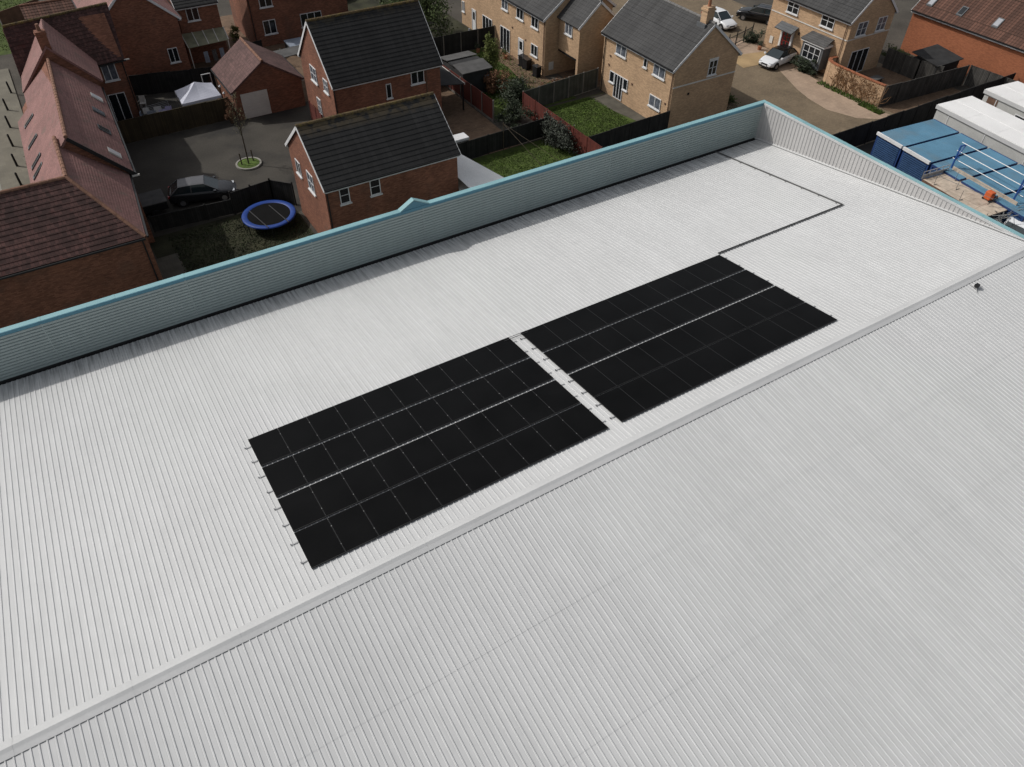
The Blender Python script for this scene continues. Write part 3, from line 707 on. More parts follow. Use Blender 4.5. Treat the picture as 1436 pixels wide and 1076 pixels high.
# ---- left hand terrace: three stepped roofs
L1 = thing('red_terrace', 'near red brick terrace end with hipped dark red roof at the left edge', 'terraced house', (-42, 31, 0))
P1 = {'hip': (-39.15, 31.9, 7.8), 'e': (-36.55, 28.3, 5.1), 'we': (-52, 28.3, 5.1), 'wr': (-52, 31.9, 7.8), 'rn': (-39.0, 37.2, 7.8), 'en': (-35.85, 36.3, 5.1)}
r = MB(); r.slope(P1['we'], P1['e'], P1['wr'], P1['hip'], .3); r.build('roof', 'tile_red', L1)
r = MB(); r.slope(P1['e'], P1['en'], P1['hip'], P1['rn'], .22, lift=.015)
r.slope((-41.5, 36.4, 5.1), (-41.5, 34.0, 5.1), P1['rn'], (-39.1, 32.6, 7.7), .22, lift=.015)
r.slope((-52, 35.5, 5.1), (-41.4, 35.5, 5.1), P1['wr'], P1['hip'], .22, lift=.015)
rr_ = r.build('roof', 'tile_pink', L1)
mb = MB()
def ridge_run(mb, p, q, rad=.11):
    p, q = Vector(p), Vector(q); n = max(1, int((q-p).length/.45))
    for i in range(n): mb.tube(p.lerp(q, i/n), p.lerp(q, (i+.96)/n), rad, rad*.9, n=8)
ridge_run(mb, P1['wr'], P1['hip']); ridge_run(mb, P1['hip'], P1['e']); ridge_run(mb, P1['hip'], P1['rn'], .13)
mb.build('ridge_tiles', 'ridge_red', rr_)
mb = MB().box(-52, -36.85, 28.6, 35.2, 0, 4.95); mb.box(-41.2, -36.5, 28.61, 36.4, 0, 4.94); mb.build('wall', 'brick_red', L1)
MB().bar((-52, 28.25, 5.02), (-36.6, 28.25, 5.02), .12, .10).build('gutter', 'black', L1)
MB().bar((-36.45, 28.4, 5.02), (-35.8, 36.2, 5.02), .12, .10).build('gutter', 'black', L1)
downpipe(L1, -36.78, 28.5, 0, 4.9)

L2 = thing('red_terrace', 'middle part of the red terrace with pink ridged roof and rooflights both sides', 'terraced house', (-38, 44, 0))
r = MB(); ya, yb = 35.9, 49.3
r.slope((-35.6, ya, 5.1), (-35.0, yb, 5.5), (-38.4, ya, 8.2), (-37.6, yb, 8.0), .22, lift=.015)
r.slope((-41.35, ya, 5.1), (-40.9, 46.6, 5.3), (-38.4, ya, 8.2), (-37.76, 46.6, 8.04), .22, lift=.015)
r.slope((-39.98, 46.6, 6.1), (-39.9, yb, 6.05), (-37.76, 46.6, 8.04), (-37.6, yb, 8.0), .22, lift=.015)
ro2 = r.build('roof', 'tile_pink', L2)
mb = MB(); ridge_run(mb, (-38.4, ya, 8.22), (-37.6, yb, 8.02), .12); mb.build('ridge_tiles', 'ridge_red', ro2)
MB().extrude([(-41.0, ya+.15, 0), (-35.85, ya+.15, 0), (-35.85, ya+.15, 5.1), (-38.4, ya+.15, 7.95), (-41.0, ya+.15, 5.1)], (.6, 13.2, 0)).build('wall', 'brick_red', L2)
MB().bar((-35.5, ya-.02, 5.0), (-38.4, ya-.02, 8.11), .05, .22).build('bargeboard', 'black', L2)
MB().bar((-35.5, ya, 5.02), (-34.9, yb, 5.42), .1, .09).build('gutter', 'black', L2); MB().bar((-35.75, ya-.06, 4.98), (-35.3, ya-.06, 4.98), .08, .1).build('gutter_end', 'offwhite', L2)
def slopeP(side, y, d, h=0):     # point on L2 pitch, d = metres from ridge along plan
    f = (y-ya)/(yb-ya); xr = -38.4+.8*f
    k = 1.107*(1-f)+.96*f if side > 0 else 1.05*(1-f)+.85*f
    return Vector((xr+side*d, y, 8.2-.2*f-d*k+h))
def rooflight(par, side, y, d, wy=.6, wd=.75, pane='glass', frm='lead'):
    Q = lambda a, b, h: slopeP(side, y+a, d+b, h)
    f = MB().hexa([Q(0, 0, .02), Q(wy, 0, .02), Q(wy, wd, .02), Q(0, wd, .02), Q(0, 0, .13), Q(wy, 0, .13), Q(wy, wd, .13), Q(0, wd, .13)]).build('rooflight', frm, par)
    MB().hexa([Q(.07, .07, .1), Q(wy-.07, .07, .1), Q(wy-.07, wd-.07, .1), Q(.07, wd-.07, .1), Q(.07, .07, .145), Q(wy-.07, .07, .145), Q(wy-.07, wd-.07, .145), Q(.07, wd-.07, .145)]).build('pane', pane, f)
for y in (44.4, 41.3, 38.6, 37.3): rooflight(L2, -1, y, 1.9, .38, .8, 'glass', 'lead')
for y, d, p in ((46.0, 1.85, 'lamp'), (43.3, 1.7, 'glass_curtain'), (40.4, 1.7, 'glass'), (37.2, 1.85, 'lamp')): rooflight(L2, 1, y, d, .6, .6, p, 'offwhite' if p == 'lamp' else 'lead')
L3 = thing('red_terrace', 'far raised part of the red terrace with chimney and cross roof facing the camera', 'terraced house', (-37, 55, 0))
r = MB(); yc = 49.35
r.slope((-34.7, yc, 5.85), (-34.4, 54.9, 5.3), (-37.43, yc, 8.85), (-36.9, 56.3, 8.5), .22, lift=.015)
r.slope((-39.95, yc, 6.1), (-39.7, 54.9, 5.4), (-37.43, yc, 8.85), (-36.9, 56.3, 8.5), .22, lift=.015)
r3 = r.build('roof', 'tile_pink', L3)
r = MB(); r.slope((-39.85, 53.9, 5.1), (-32.35, 54.9, 5.1), (-39.6, 56.2, 8.4), (-32.0, 57.7, 8.4), .28)
r.slope((-39.85, 60.4, 5.1), (-32.35, 61.0, 5.1), (-39.6, 56.2, 8.4), (-32.0, 57.7, 8.4), .28)
r4 = r.build('roof', 'tile_red', L3)
mb = MB(); ridge_run(mb, (-39.6, 56.2, 8.42), (-32, 57.7, 8.42)); mb.build('ridge_tiles', 'ridge_moss', r4)
mb = MB(); mb.extrude([(-39.8, yc+.08, 0), (-35.0, yc+.08, 0), (-35.0, yc+.08, 5.95), (-37.43, yc+.08, 8.68), (-39.8, yc+.08, 6.05)], (0.2, 4.5, -.35))
mb.extrude([(-39.7, 55.0, 0), (-39.7, 60.5, 0), (-39.7, 60.5, 4.9), (-39.7, 56.9, 8.0), (-39.7, 55.0, 5.3)], (7.2, 0, 0)); mb.build('wall', 'brick_red', L3)
st = MB().box(-37.75, -37.1, 49.4, 50.0, 7.8, 9.75).box(-37.8, -37.05, 49.35, 50.05, 9.55, 9.65).build('chimney', 'brick_red', L3)
MB().tube((-37.42, 49.7, 9.75), (-37.42, 49.7, 10.2), .14, .11, n=10).build('chimney_pot', 'ridge_red', st)
window(L3, 'y', 55.0, -34.25, -33.2, 3.65, 4.9, 1, 0, curtain=True); window(L3, 'y', 55.0, -34.5, -33.2, .15, 2.6, 1, 0, False, name='patio_door')
MB().bar((-34.6, 54.55, 5.0), (-32.3, 54.85, 5.0), .12, .1).build('gutter', 'black', L3); downpipe(L3, -32.6, 54.92, 0, 4.9)
MB().bar((-32.4, 54.85, 5.05), (-32.0, 54.87, 5.05), .08, .08).build('gutter_end', 'offwhite', L3)
# little outbuilding beyond
t = house('outbuilding', 'brown roofed outbuilding glimpsed behind the red terrace ridge', -38.0, -33.2, 72, 78.5, 2.5, 4.2, 'x', 'brick_red', 'tile_orange', 'ridge_red', cat='outbuilding', barge=False)

# ------------------------------------------------------------------ fences
def fence(label, pts, h, mt, posts=1.83, pm='post', ph=.06, th=.05, gb=False, name='fence', board=True):
    o = thing(name, label, 'fence', (pts[0][0], pts[0][1], 0))
    pn, ps = MB(), MB()
    for (x0, y0), (x1, y1) in zip(pts[:-1], pts[1:]):
        a, b = Vector((x0, y0, 0)), Vector((x1, y1, 0)); d = b-a; n = max(1, round(d.length/posts)); u = d.normalized(); s = Vector((-u.y, u.x, 0))
        for i in range(n):
            p, q = a.lerp(b, i/n)+u*.05, a.lerp(b, (i+1)/n)-u*.05; hh = h+random.uniform(-.03, .03)
            lo = .2 if gb else .03
            pn.bar(p+Vector((0, 0, (hh+lo)/2)), q+Vector((0, 0, (hh+lo)/2)), th*.5, hh-lo)
            pn.bar(p+Vector((0, 0, hh+.01)), q+Vector((0, 0, hh+.01)), th*1.2, .035)
            for zz in (.4, h*.55): pn.bar(p+s*th*.4+Vector((0, 0, zz)), q+s*th*.4+Vector((0, 0, zz)), .03, .07)
            if gb: ps.bar(p+Vector((0, 0, .1)), q+Vector((0, 0, .1)), .05, .18)
        for i in range(n+1):
            p = a.lerp(b, i/n); c = MB().box(p.x-.05, p.x+.05, p.y-.05, p.y+.05, 0, h+ph)
            c.build('post', pm, o)
    pn.build('panel', mt, o)
    if gb: ps.build('gravel_board', 'post', o)
    return o
fence('olive brown close-boarded fence in front of the gazebo garden', [(-34.9, 51.35), (-26.0, 51.5)], 1.85, 'fence_olive', pm='fence_olive')
fence('dark fence bending around the trampoline side of the garden', [(-30.2, 36.7), (-27.3, 37.0), (-26.1, 35.7)], 1.7, 'fence_dark', pm='fence_dark', ph=.15)
fence('lower dark fence along the flank of the dark estate car', [(-35.6, 37.3), (-30.25, 36.8)], 1.15, 'fence_dark', pm='fence_dark', ph=.1)
fence('red stained fence with concrete posts right of the larger red brick house', [(-7.4, 49.0), (-7.2, 39.9)], 1.85, 'fence_red', gb=True)
fence('short red stained fence across the back of the dark driveway', [(-10.6, 48.3), (-7.5, 48.6)], 1.6, 'fence_red', pm='fence_red')
fence('dark brown fence between the brown patio and the small lawn', [(-16.2, 35.1), (-4.5, 35.5)], 1.6, 'fence_dark', pm='fence_dark')
fence('bright red brown fence left of the sunny lawn', [(-4.2, 40.0), (-4.2, 28.8)], 1.85, 'fence_red', pm='fence_red')
fence('weathered green fence with pale posts behind the sunny lawn', [(-4.1, 40.15), (4.3, 40.95)], 1.85, 'fence_green')
fence('dark fence along the warehouse side of the sunny lawn', [(-3.9, 30.75), (4.3, 31.05)], 1.8, 'fence_dark', pm='fence_dark')
fence('black fence with grey posts running up to the buff terrace wall', [(-8.0, 54.6), (1.5, 54.55)], 1.85, 'fence_dark')
fence('low red fence edging the garage drive behind the twin brick houses', [(-20.3, 45.0), (-20.25, 47.9)], 1.6, 'fence_red', pm='fence_red')
fence('grey board fence from the creeper wall to the orange building', [(23.8, 25.2), (34.1, 24.5)], 1.85, 'fence_grey', pm='fence_grey')
fence('grey board fence in front of the orange brick building', [(34.4, 24.4), (35.2, 14.0)], 1.8, 'fence_grey', pm='fence_grey')
fence('grey board fence beside the dark garden shed', [(31.2, 31.0), (31.3, 27.5), (31.9, 25.5)], 1.8, 'fence_grey', pm='fence_grey')
fence('black fence along the warehouse yard behind the blue containers', [(9.5, 21.25), (36, 21.2)], 1.9, 'fence_dark', pm='fence_dark')
fence('brown wooden fence with white posts beyond the far terrace roof', [(-40.2, 82.6), (-36.0, 85.2)], 1.8, 'wood_brown', posts=5, pm='offwhite', ph=.3)
fence('dark boundary fence behind the gazebo garden', [(-32.2, 60.2), (-25.4, 58.4)], 1.8, 'fence_dark', pm='fence_dark')
fence('dark fence behind the garage by the cluttered garden', [(-22.0, 62.3), (-19.6, 62.4)], 1.8, 'fence_dark', pm='fence_dark')
# railing on the road by the cars
t = thing('railing', 'black metal railing between the cars and the pale paving', 'railing', (24, 43, 0))
mb = MB().bar((21.2, 41.9, 1.05), (25.6, 43.1, 1.05), .05, .05).bar((21.2, 41.9, .2), (25.6, 43.1, .2), .05, .05)
mb.build('rail', 'black', t)
mb = MB()
for i in range(28):
    f = i/27; mb.tube((21.2+4.4*f, 41.9+1.2*f, .2), (21.2+4.4*f, 41.9+1.2*f, 1.05), .014, n=5)
mb.build('balusters', 'black', t)
for f in (0, .33, .66, 1): MB().tube((21.2+4.4*f, 41.9+1.2*f, 0), (21.2+4.4*f, 41.9+1.2*f, 1.45), .05, n=8).build('post', 'black', t)
# curved garden wall with creeper
t = thing('garden_wall', 'curved buff brick garden wall overgrown with brown bare creeper', 'garden wall', (23.6, 28, 0))
path = [(24.95, 31.85), (24.4, 31.95), (23.9, 31.75), (23.62, 31.2), (23.5, 30.3), (23.5, 28.5), (23.55, 26.8), (23.65, 25.3)]
mb, cp_ = MB(), MB()
for (x0, y0), (x1, y1) in zip(path[:-1], path[1:]):
    mb.bar((x0, y0, .95), (x1, y1, .95), .22, 1.9); cp_.bar((x0, y0, 1.93), (x1, y1, 1.93), .32, .07)
mb.build('wall', 'brick_buff', t); cp_.build('coping', 'brick_terracotta', t)
mb = MB()
for k in range(46):
    y = random.uniform(25.4, 30.6); x = 23.38; z = .05; p = Vector((x, y, z)); a = random.uniform(-.5, .5)
    for j in range(random.randint(5, 10)):
        a += random.uniform(-.5, .5); q = p+Vector((random.uniform(-.02, .02), math.sin(a)*.24, abs(math.cos(a))*.24)); q.x = 23.36+random.uniform(-.04, .01)
        if q.z > 1.95: q.z = 1.95
        mb.tube(p, q, .022, .016, n=5, cap=False); p = q
for k in range(500):
    y = random.uniform(25.3, 30.8) if random.random() < .5 else random.choice((29.6, 28.0, 26.6))+random.gauss(0, .35); z = random.uniform(.5, 2.0); x = 23.34+random.uniform(-.06, .02)
    s_ = random.uniform(.03, .08); a = random.uniform(0, 3)
    mb.poly([(x, y-s_, z), (x-.03, y, z+s_*a*.5), (x, y+s_, z), (x+.02, y, z-s_)])
o = mb.build('creeper', 'creeper', None, loc=(23.4, 28, 0)); tag(o, 'brown leafless creeper spreading over the curved buff wall', 'climbing plant')

# ------------------------------------------------------------------ plants
def leaves(mb, c, r, n, s, clumps=14):
    cl = []
    for k in range(clumps):
        u = Vector((random.gauss(0, 1), random.gauss(0, 1), random.gauss(0, 1))).normalized()*random.uniform(.25, 1.08)
        cl.append((Vector((c[0]+u.x*r[0], c[1]+u.y*r[1], c[2]+u.z*r[2])), random.uniform(.16, .44)))
    for k in range(n):
        q, e = random.choice(cl); d = Vector((random.gauss(0, 1), random.gauss(0, 1), random.gauss(0, 1))); d *= e*.55
        p = q+Vector((d.x*r[0], d.y*r[1], d.z*r[2]))
        if p.z < .05: p.z = random.uniform(.05, .3)
        a = Vector((random.gauss(0, 1), random.gauss(0, 1), random.gauss(0, 1))).normalized(); b = a.orthogonal().normalized(); z = s*random.uniform(.5, 1.4)
        mb.poly([p-a*z, p-b*z*.5, p+a*z, p+b*z*.5])
    return cl
def plant(name, label, cat, c, r, n, s, mt, trunk=True, clumps=14, group=None):
    o = thing(name, label, cat, (c[0], c[1], 0), group)
    mb = MB(); cl = leaves(mb, c, r, n, s, clumps); mb.build('foliage' if not trunk or c[2] < 2 else 'crown', mt, o)
    tb = MB(); h = c[2]-r[2]*.3; rad = .03+.03*r[2]
    tb.tube((c[0], c[1], 0), (c[0]+.04, c[1]+.03, h), rad, rad*.6, n=7)
    for q, e in cl[:10]:
        k = random.uniform(.3, .95); tb.tube((c[0]+.04*k, c[1]+.03*k, h*k), q, rad*.4, rad*.12, n=5, cap=False)
    tb.build('trunk' if trunk else 'stem', 'bark', o); return o
plant('deciduous_tree', 'large dull green tree between the dark roof and the buff terrace', 'tree', (-5.2, 57.5, 3.0), (2.9, 2.8, 2.9), 9000, .12, 'leaf', clumps=34)
plant('deciduous_tree', 'second dull green tree at the top edge, behind the large one', 'tree', (-4.4, 64.0, 2.4), (2.2, 2.6, 2.3), 5000, .12, 'leaf', clumps=24)
plant('conifer', 'small upright light green conifer beside the felt roofed shed', 'tree', (-2.9, 47.6, 1.9), (.75, .75, 1.8), 4200, .08, 'leaf_light', clumps=26)
plant('shrub', 'russet brown bare shrub below the upright conifer', 'shrub', (-4.0, 44.6, .9), (1.2, 1.1, 1.0), 2600, .08, 'leaf_red', False)
plant('shrub', 'russet low shrubs along the fence beside the buff annexe', 'shrub', (1.2, 42.4, .45), (1.8, 1.0, .5), 2400, .08, 'leaf_red', False, 18)
plant('shrub', 'dark round evergreen with grey leaf tips in the shady corner', 'shrub', (-3.9, 41.4, 1.2), (1.9, 1.3, 1.2), 5000, .09, 'leaf_dark', False, 22)
plant('shrub', 'large grey green bush in front of the bright red brown fence', 'shrub', (-5.2, 33.4, 1.2), (1.0, 2.2, 1.2), 4600, .09, 'leaf_grey', False, 22)
plant('shrub', 'dark bush at the end of the red stained fence', 'shrub', (-5.9, 38.6, .9), (1.3, 1.1, 1.0), 2600, .09, 'leaf_dark', False)
plant('shrub', 'dark clipped bush under the grey bay window', 'shrub', (23.5, 33.9, .7), (.6, 1.4, .7), 5200, .07, 'leaf_dark', False, 26)
plant('shrub', 'dark bush at the corner of the buff house by the railing', 'shrub', (24.6, 41.9, .7), (.8, .8, .8), 2400, .07, 'leaf_dark', False)
plant('shrub', 'small dark plants behind the detached buff house beside the road', 'shrub', (12.6, 33.2, .4), (.8, 2.4, .5), 2600, .08, 'leaf', False, 18)
plant('shrub', 'green bush between the buff houses at the top edge', 'shrub', (9.2, 49.5, 1.3), (1.4, 2.4, 1.4), 3600, .1, 'leaf', False, 20)
plant('shrub', 'yellow green shrub beside the red brick drive at the top left', 'shrub', (-20.5, 68.5, .8), (.5, .5, .8), 1200, .07, 'leaf_light', False)
plant('shrub', 'green bush on the pavement beside the pink roof', 'shrub', (-41.4, 49.3, .8), (.5, 1.4, .7), 1500, .08, 'leaf', False)
plant('deciduous_tree', 'dark evergreen tree at the top left corner beyond the lawn', 'tree', (-42, 103, 2.6), (5.5, 3, 2.6), 6000, .2, 'leaf_dark', clumps=26)
plant('shrub', 'straggly shrub beside the garage door corner', 'shrub', (-26.3, 50.7, .9), (.4, .5, .9), 900, .05, 'leaf_red', False)
plant('shrub', 'ivy and grass tuft behind the fence near the orange building', 'shrub', (33.4, 31.0, .6), (.9, 1.8, .6), 1500, .09, 'leaf', False)

# tree on the small round island
t = thing('sapling', 'thin young tree with sparse new leaves on the round grass island', 'tree', (-27.2, 43.2, 0))
tb = MB(); base = Vector((-27.2, 43.2, 0)); top = base+Vector((.1, .1, 5.4))
tb.tube(base, top, .06, .02, n=7); cr = MB()
for k in range(46):
    f = random.uniform(.42, .98); p = base.lerp(top, f); a = random.uniform(0, 6.28); l = (1.05-f)*1.3+.3
    q = p+Vector((math.cos(a)*l*.7, math.sin(a)*l*.7, l*.8)); tb.tube(p, q, .014, .005, n=5, cap=False)
    for j in range(6):
        c = p.lerp(q, random.uniform(.3, 1.05))+Vector((random.gauss(0, .07), random.gauss(0, .07), random.gauss(0, .07)))
        d = Vector((random.gauss(0, 1), random.gauss(0, 1), random.gauss(0, 1))).normalized()*.04; e = d.orthogonal().normalized()*.03
        cr.poly([c-d, c-e, c+d, c+e])
tb.build('trunk', 'bark', t); cr.build('crown', 'leaf_pale', t)
for k, (dx, dy) in enumerate(((-.5, .1), (.45, .25))):
    o = MB().tube((-27.2+dx, 43.2+dy, 0), (-27.2+dx, 43.2+dy, 1.0), .05, n=8).build('tree_stake', 'bark', None, loc=(-27.2+dx, 43.2+dy, 0))
    tag(o, 'short wooden stake on the round island, %s of the sapling' % ('left', 'right')[k], 'stake')
t = thing('traffic_island', 'round grass island with pale kerb ring in the parking court', 'traffic island', (-27.2, 43.2, 0))
n = 40; R1, R2 = .98, .84; mb = MB()
ring = lambda r, z: [(-27.2+math.cos(2*math.pi*i/n)*r, 43.2+math.sin(2*math.pi*i/n)*r, z) for i in range(n+1)]
mb.grid([ring(R1, 0), ring(R1, .13), ring(R2, .13), ring(R2, .02)]); mb.build('kerb_ring', 'kerb', t)
MB().prism([(x, y) for x, y, z in ring(R2-.001, 0)[:-1]], .0, .09).build('turf', 'grass', t)

# ------------------------------------------------------------------ vehicles
def car(name, label, cat, body, roof, x, y, heading, L=4.0, Wd=1.74, Hh=1.42, style='hatch', group=None, rails=False):
    """front of the car towards +x before rotation"""
    r = thing(name, label, cat, (0, 0, 0), group); h = L/2; w_ = Wd/2
    if style == 'hatch': prof = [(-h, .38, .86, .80), (-h*.97, .28, .98, .9), (-h*.7, .25, 1.0, .98), (0, .24, .95, 1), (h*.42, .24, .93, 1), (h*.72, .25, .84, .97), (h*.92, .28, .70, .88), (h, .36, .58, .72)]
    else: prof = [(-h, .40, .92, .84), (-h*.97, .32, 1.06, .92), (-h*.7, .3, 1.08, .98), (0, .28, 1.04, 1), (h*.45, .28, 1.02, 1), (h*.75, .3, .95, .97), (h*.93, .33, .82, .9), (h, .42, .68, .78)]
    rows = []
    for px, zb_, zt, k in prof:
        ww = w_*k
        rows.append([(px, -ww*.9, zb_), (px, -ww, zb_+.1), (px, -ww*1.0, (zb_+zt)/2+.05), (px, -ww*.95, zt-.05), (px, -ww*.8, zt), (px, 0, zt+.025), (px, ww*.8, zt), (px, ww*.95, zt-.05), (px, ww*1.0, (zb_+zt)/2+.05), (px, ww, zb_+.1), (px, ww*.9, zb_), (px, -ww*.9, zb_)])
    b = MB().grid(rows); b.poly(rows[0][:-1]); b.poly(rows[-1][:-1][::-1]); bo = b.build('body', body, r, smooth=True)
    md = bo.modifiers.new('bev', 'SUBSURF'); md.levels = 1; md.render_levels = 2
    zt = prof[3][2]
    if style == 'hatch': gh = [(-h*.93, zt-.02, .84), (-h*.66, Hh-.06, .70), (-h*.25, Hh, .72), (h*.12, Hh-.02, .72), (h*.50, zt-.03, .84)]
    else: gh = [(-h*.94, zt-.02, .84), (-h*.78, Hh-.06, .70), (-h*.2, Hh, .73), (h*.10, Hh-.02, .73), (h*.44, zt-.03, .84)]
    G_ = [[(px, -w_*.86, zt-.06), (px, -w_*k, z), (px, w_*k, z), (px, w_*.86, zt-.06)] for px, z, k in gh]
    MB().grid(G_).build('windows', 'car_glass', r)
    rf = gh[1:4]; rows = [[(px, -w_*(k-.02)*1.0, z+.012), (px, -w_*.5, z+.04), (px, 0, z+.05), (px, w_*.5, z+.04), (px, w_*(k-.02), z+.012)] for px, z, k in rf]
    m2 = MB().grid(rows)
    for i in range(4):      # pillars
        p0, p1 = gh[i], gh[i+1]
    for sg in (-1, 1):
        m2.bar((gh[3][0], sg*w_*.725, gh[3][1]), (gh[4][0], sg*w_*.85, gh[4][1]), .05, .03)
        m2.bar((gh[1][0], sg*w_*.71, gh[1][1]), (gh[0][0], sg*w_*.85, gh[0][1]), .12, .03)
        m2.bar((-h*.28, sg*w_*.735, Hh-.03), (-h*.30, sg*w_*.87, zt-.04), .07, .03)
    m2.build('roof', roof, r, smooth=False)
    for sx in (h*.62, -h*.62):
        for sg in (-1, 1):
            c = (sx, sg*(w_-.10), .31)
            wh_ = MB().tube((sx, sg*(w_-.20), .31), (sx, sg*(w_+.005), .31), .31, n=20).build('wheel', 'tyre', r)
            rm_ = MB().tube((sx, sg*(w_-.0), .31), (sx, sg*(w_+.012), .31), .19, n=16)
            rm_.build('rim', 'rim', wh_)
            MB().tube((sx, sg*(w_-.22), .34), (sx, sg*(w_-.004), .34), .37, n=20).build('wheel_arch', 'black', r)
    for sg in (-1, 1):
        MB().box(h*.86, h*.955, sg*w_*.62-.16, sg*w_*.62+.16, prof[6][2]-.14, prof[6][2]-.02).build('headlight', 'lamp', r)
        MB().box(-h*1.0-.01, -h*.93, sg*w_*.72-.11, sg*w_*.72+.11, .72, .88).build('tail_light', 'redlamp', r)
        MB().box(h*.36, h*.44, sg*(w_+.08)-.09, sg*(w_+.08)+.09, zt-.02, zt+.10).build('mirror', body, r)
    MB().box(h*.955, h+.012, -.34, .34, .34, .60).build('grille', 'black', r)
    MB().box(h+.012, h+.022, -.26, .26, .36, .46).build('number_plate', 'white', r)
    MB().box(h*.90, h+.006, -w_*.7, w_*.7, .22, .32).build('bumper_intake', 'black', r)
    if rails:
        for sg in (-1, 1): MB().bar((-h*.82, sg*w_*.93, zt+.0), (h*.40, sg*w_*.93, zt-.01), .03, .035).build('window_trim', 'rim', r)
        for sg in (-1, 1): MB().tube((-h*.7, sg*w_*.66, Hh+.03), (h*.1, sg*w_*.66, Hh+.05), .025, n=6).build('roof_rail', 'rim', r)
    r.location = (x, y, 0); r.rotation_euler = (0, 0, heading); return r
car('parked_car', 'white hatchback with black roof parked in front of the red door', 'car', 'car_white', 'car_black', 22.8, 36.75, math.pi+R_(8), 4.15, 1.8, 1.45)
car('parked_car', 'white car half hidden behind the buff house chimney', 'car', 'car_white', 'car_white', 25.0, 47.4, R_(-92), 4.2, 1.78, 1.45)
car('parked_car', 'glossy black estate car with silver window trim near the railing', 'car', 'car_black', 'car_black', 29.7, 46.3, R_(118), 4.6, 1.84, 1.5, 'suv', rails=True)
car('parked_car', 'dark grey estate car with paler grey roof beside the trampoline garden', 'car', 'car_grey', 'car_roof', -31.45, 40.0, R_(-14), 4.6, 1.82, 1.46, 'hatch')
# covered trailer behind the car
t = thing('trailer', 'low trailer with grey green flat cover behind the dark estate car', 'trailer', (-35, 40.1, 0))
MB().box(-36.0, -34.1, 39.1, 40.9, .45, 1.0).build('body', 'black', t); MB().box(-36.05, -34.05, 39.05, 40.95, 1.0, 1.06).build('cover', 'felt', t)
for yy in (39.0, 41.0): MB().tube((-35, yy-.08, .3), (-35, yy+.08, .3), .3, n=16).build('wheel', 'tyre', t)
# van in the yard
def van(x, y, heading):
    r = thing('parked_van', 'white van with dark windscreen at the right edge beyond the gable parapet', 'van', (0, 0, 0))
    P = [(2.6, .35), (2.62, .95), (2.05, 1.15), (1.45, 2.1), (1.2, 2.25), (-2.5, 2.28), (-2.6, 2.1), (-2.6, .35)]
    b = MB().extrude([(px, -.95, z) for px, z in P], (0, 1.9, 0)).build('body', 'car_white', r)
    md = b.modifiers.new('bev', 'BEVEL'); md.width = .07; md.segments = 3
    MB().hexa([(2.07, -.8, 1.2), (2.07, .8, 1.2), (1.50, .78, 2.08), (1.50, -.78, 2.08), (2.11, -.8, 1.2), (2.11, .8, 1.2), (1.54, .78, 2.08), (1.54, -.78, 2.08)]).build('windscreen', 'car_glass', r)
    for sg in (-1, 1):
        MB().extrude([(1.9, sg*.96, 1.2), (.7, sg*.96, 1.2), (.7, sg*.96, 1.95), (1.42, sg*.96, 1.95)], (0, sg*.012, 0)).build('side_window', 'car_glass', r)
        MB().box(2.45, 2.66, sg*.7-.17, sg*.7+.17, .75, .98).build('headlight', 'lamp', r)
        for sx in (1.7, -1.7):
            wv = MB().tube((sx, sg*.80, .34), (sx, sg*.99, .34), .34, n=20).build('wheel', 'tyre', r); MB().tube((sx, sg*.99, .34), (sx, sg*1.0, .34), .2, n=16).build('rim', 'rim', wv)
        MB().box(1.75, 1.9, sg*1.1-.1, sg*1.1+.1, 1.15, 1.4).build('mirror', 'black', r)
    MB().box(2.62, 2.67, -.5, .5, .55, .8).build('grille', 'black', r)
    r.location = (x, y, 0); r.rotation_euler = (0, 0, heading)
van(14.35, 5.95, math.pi+R_(4))

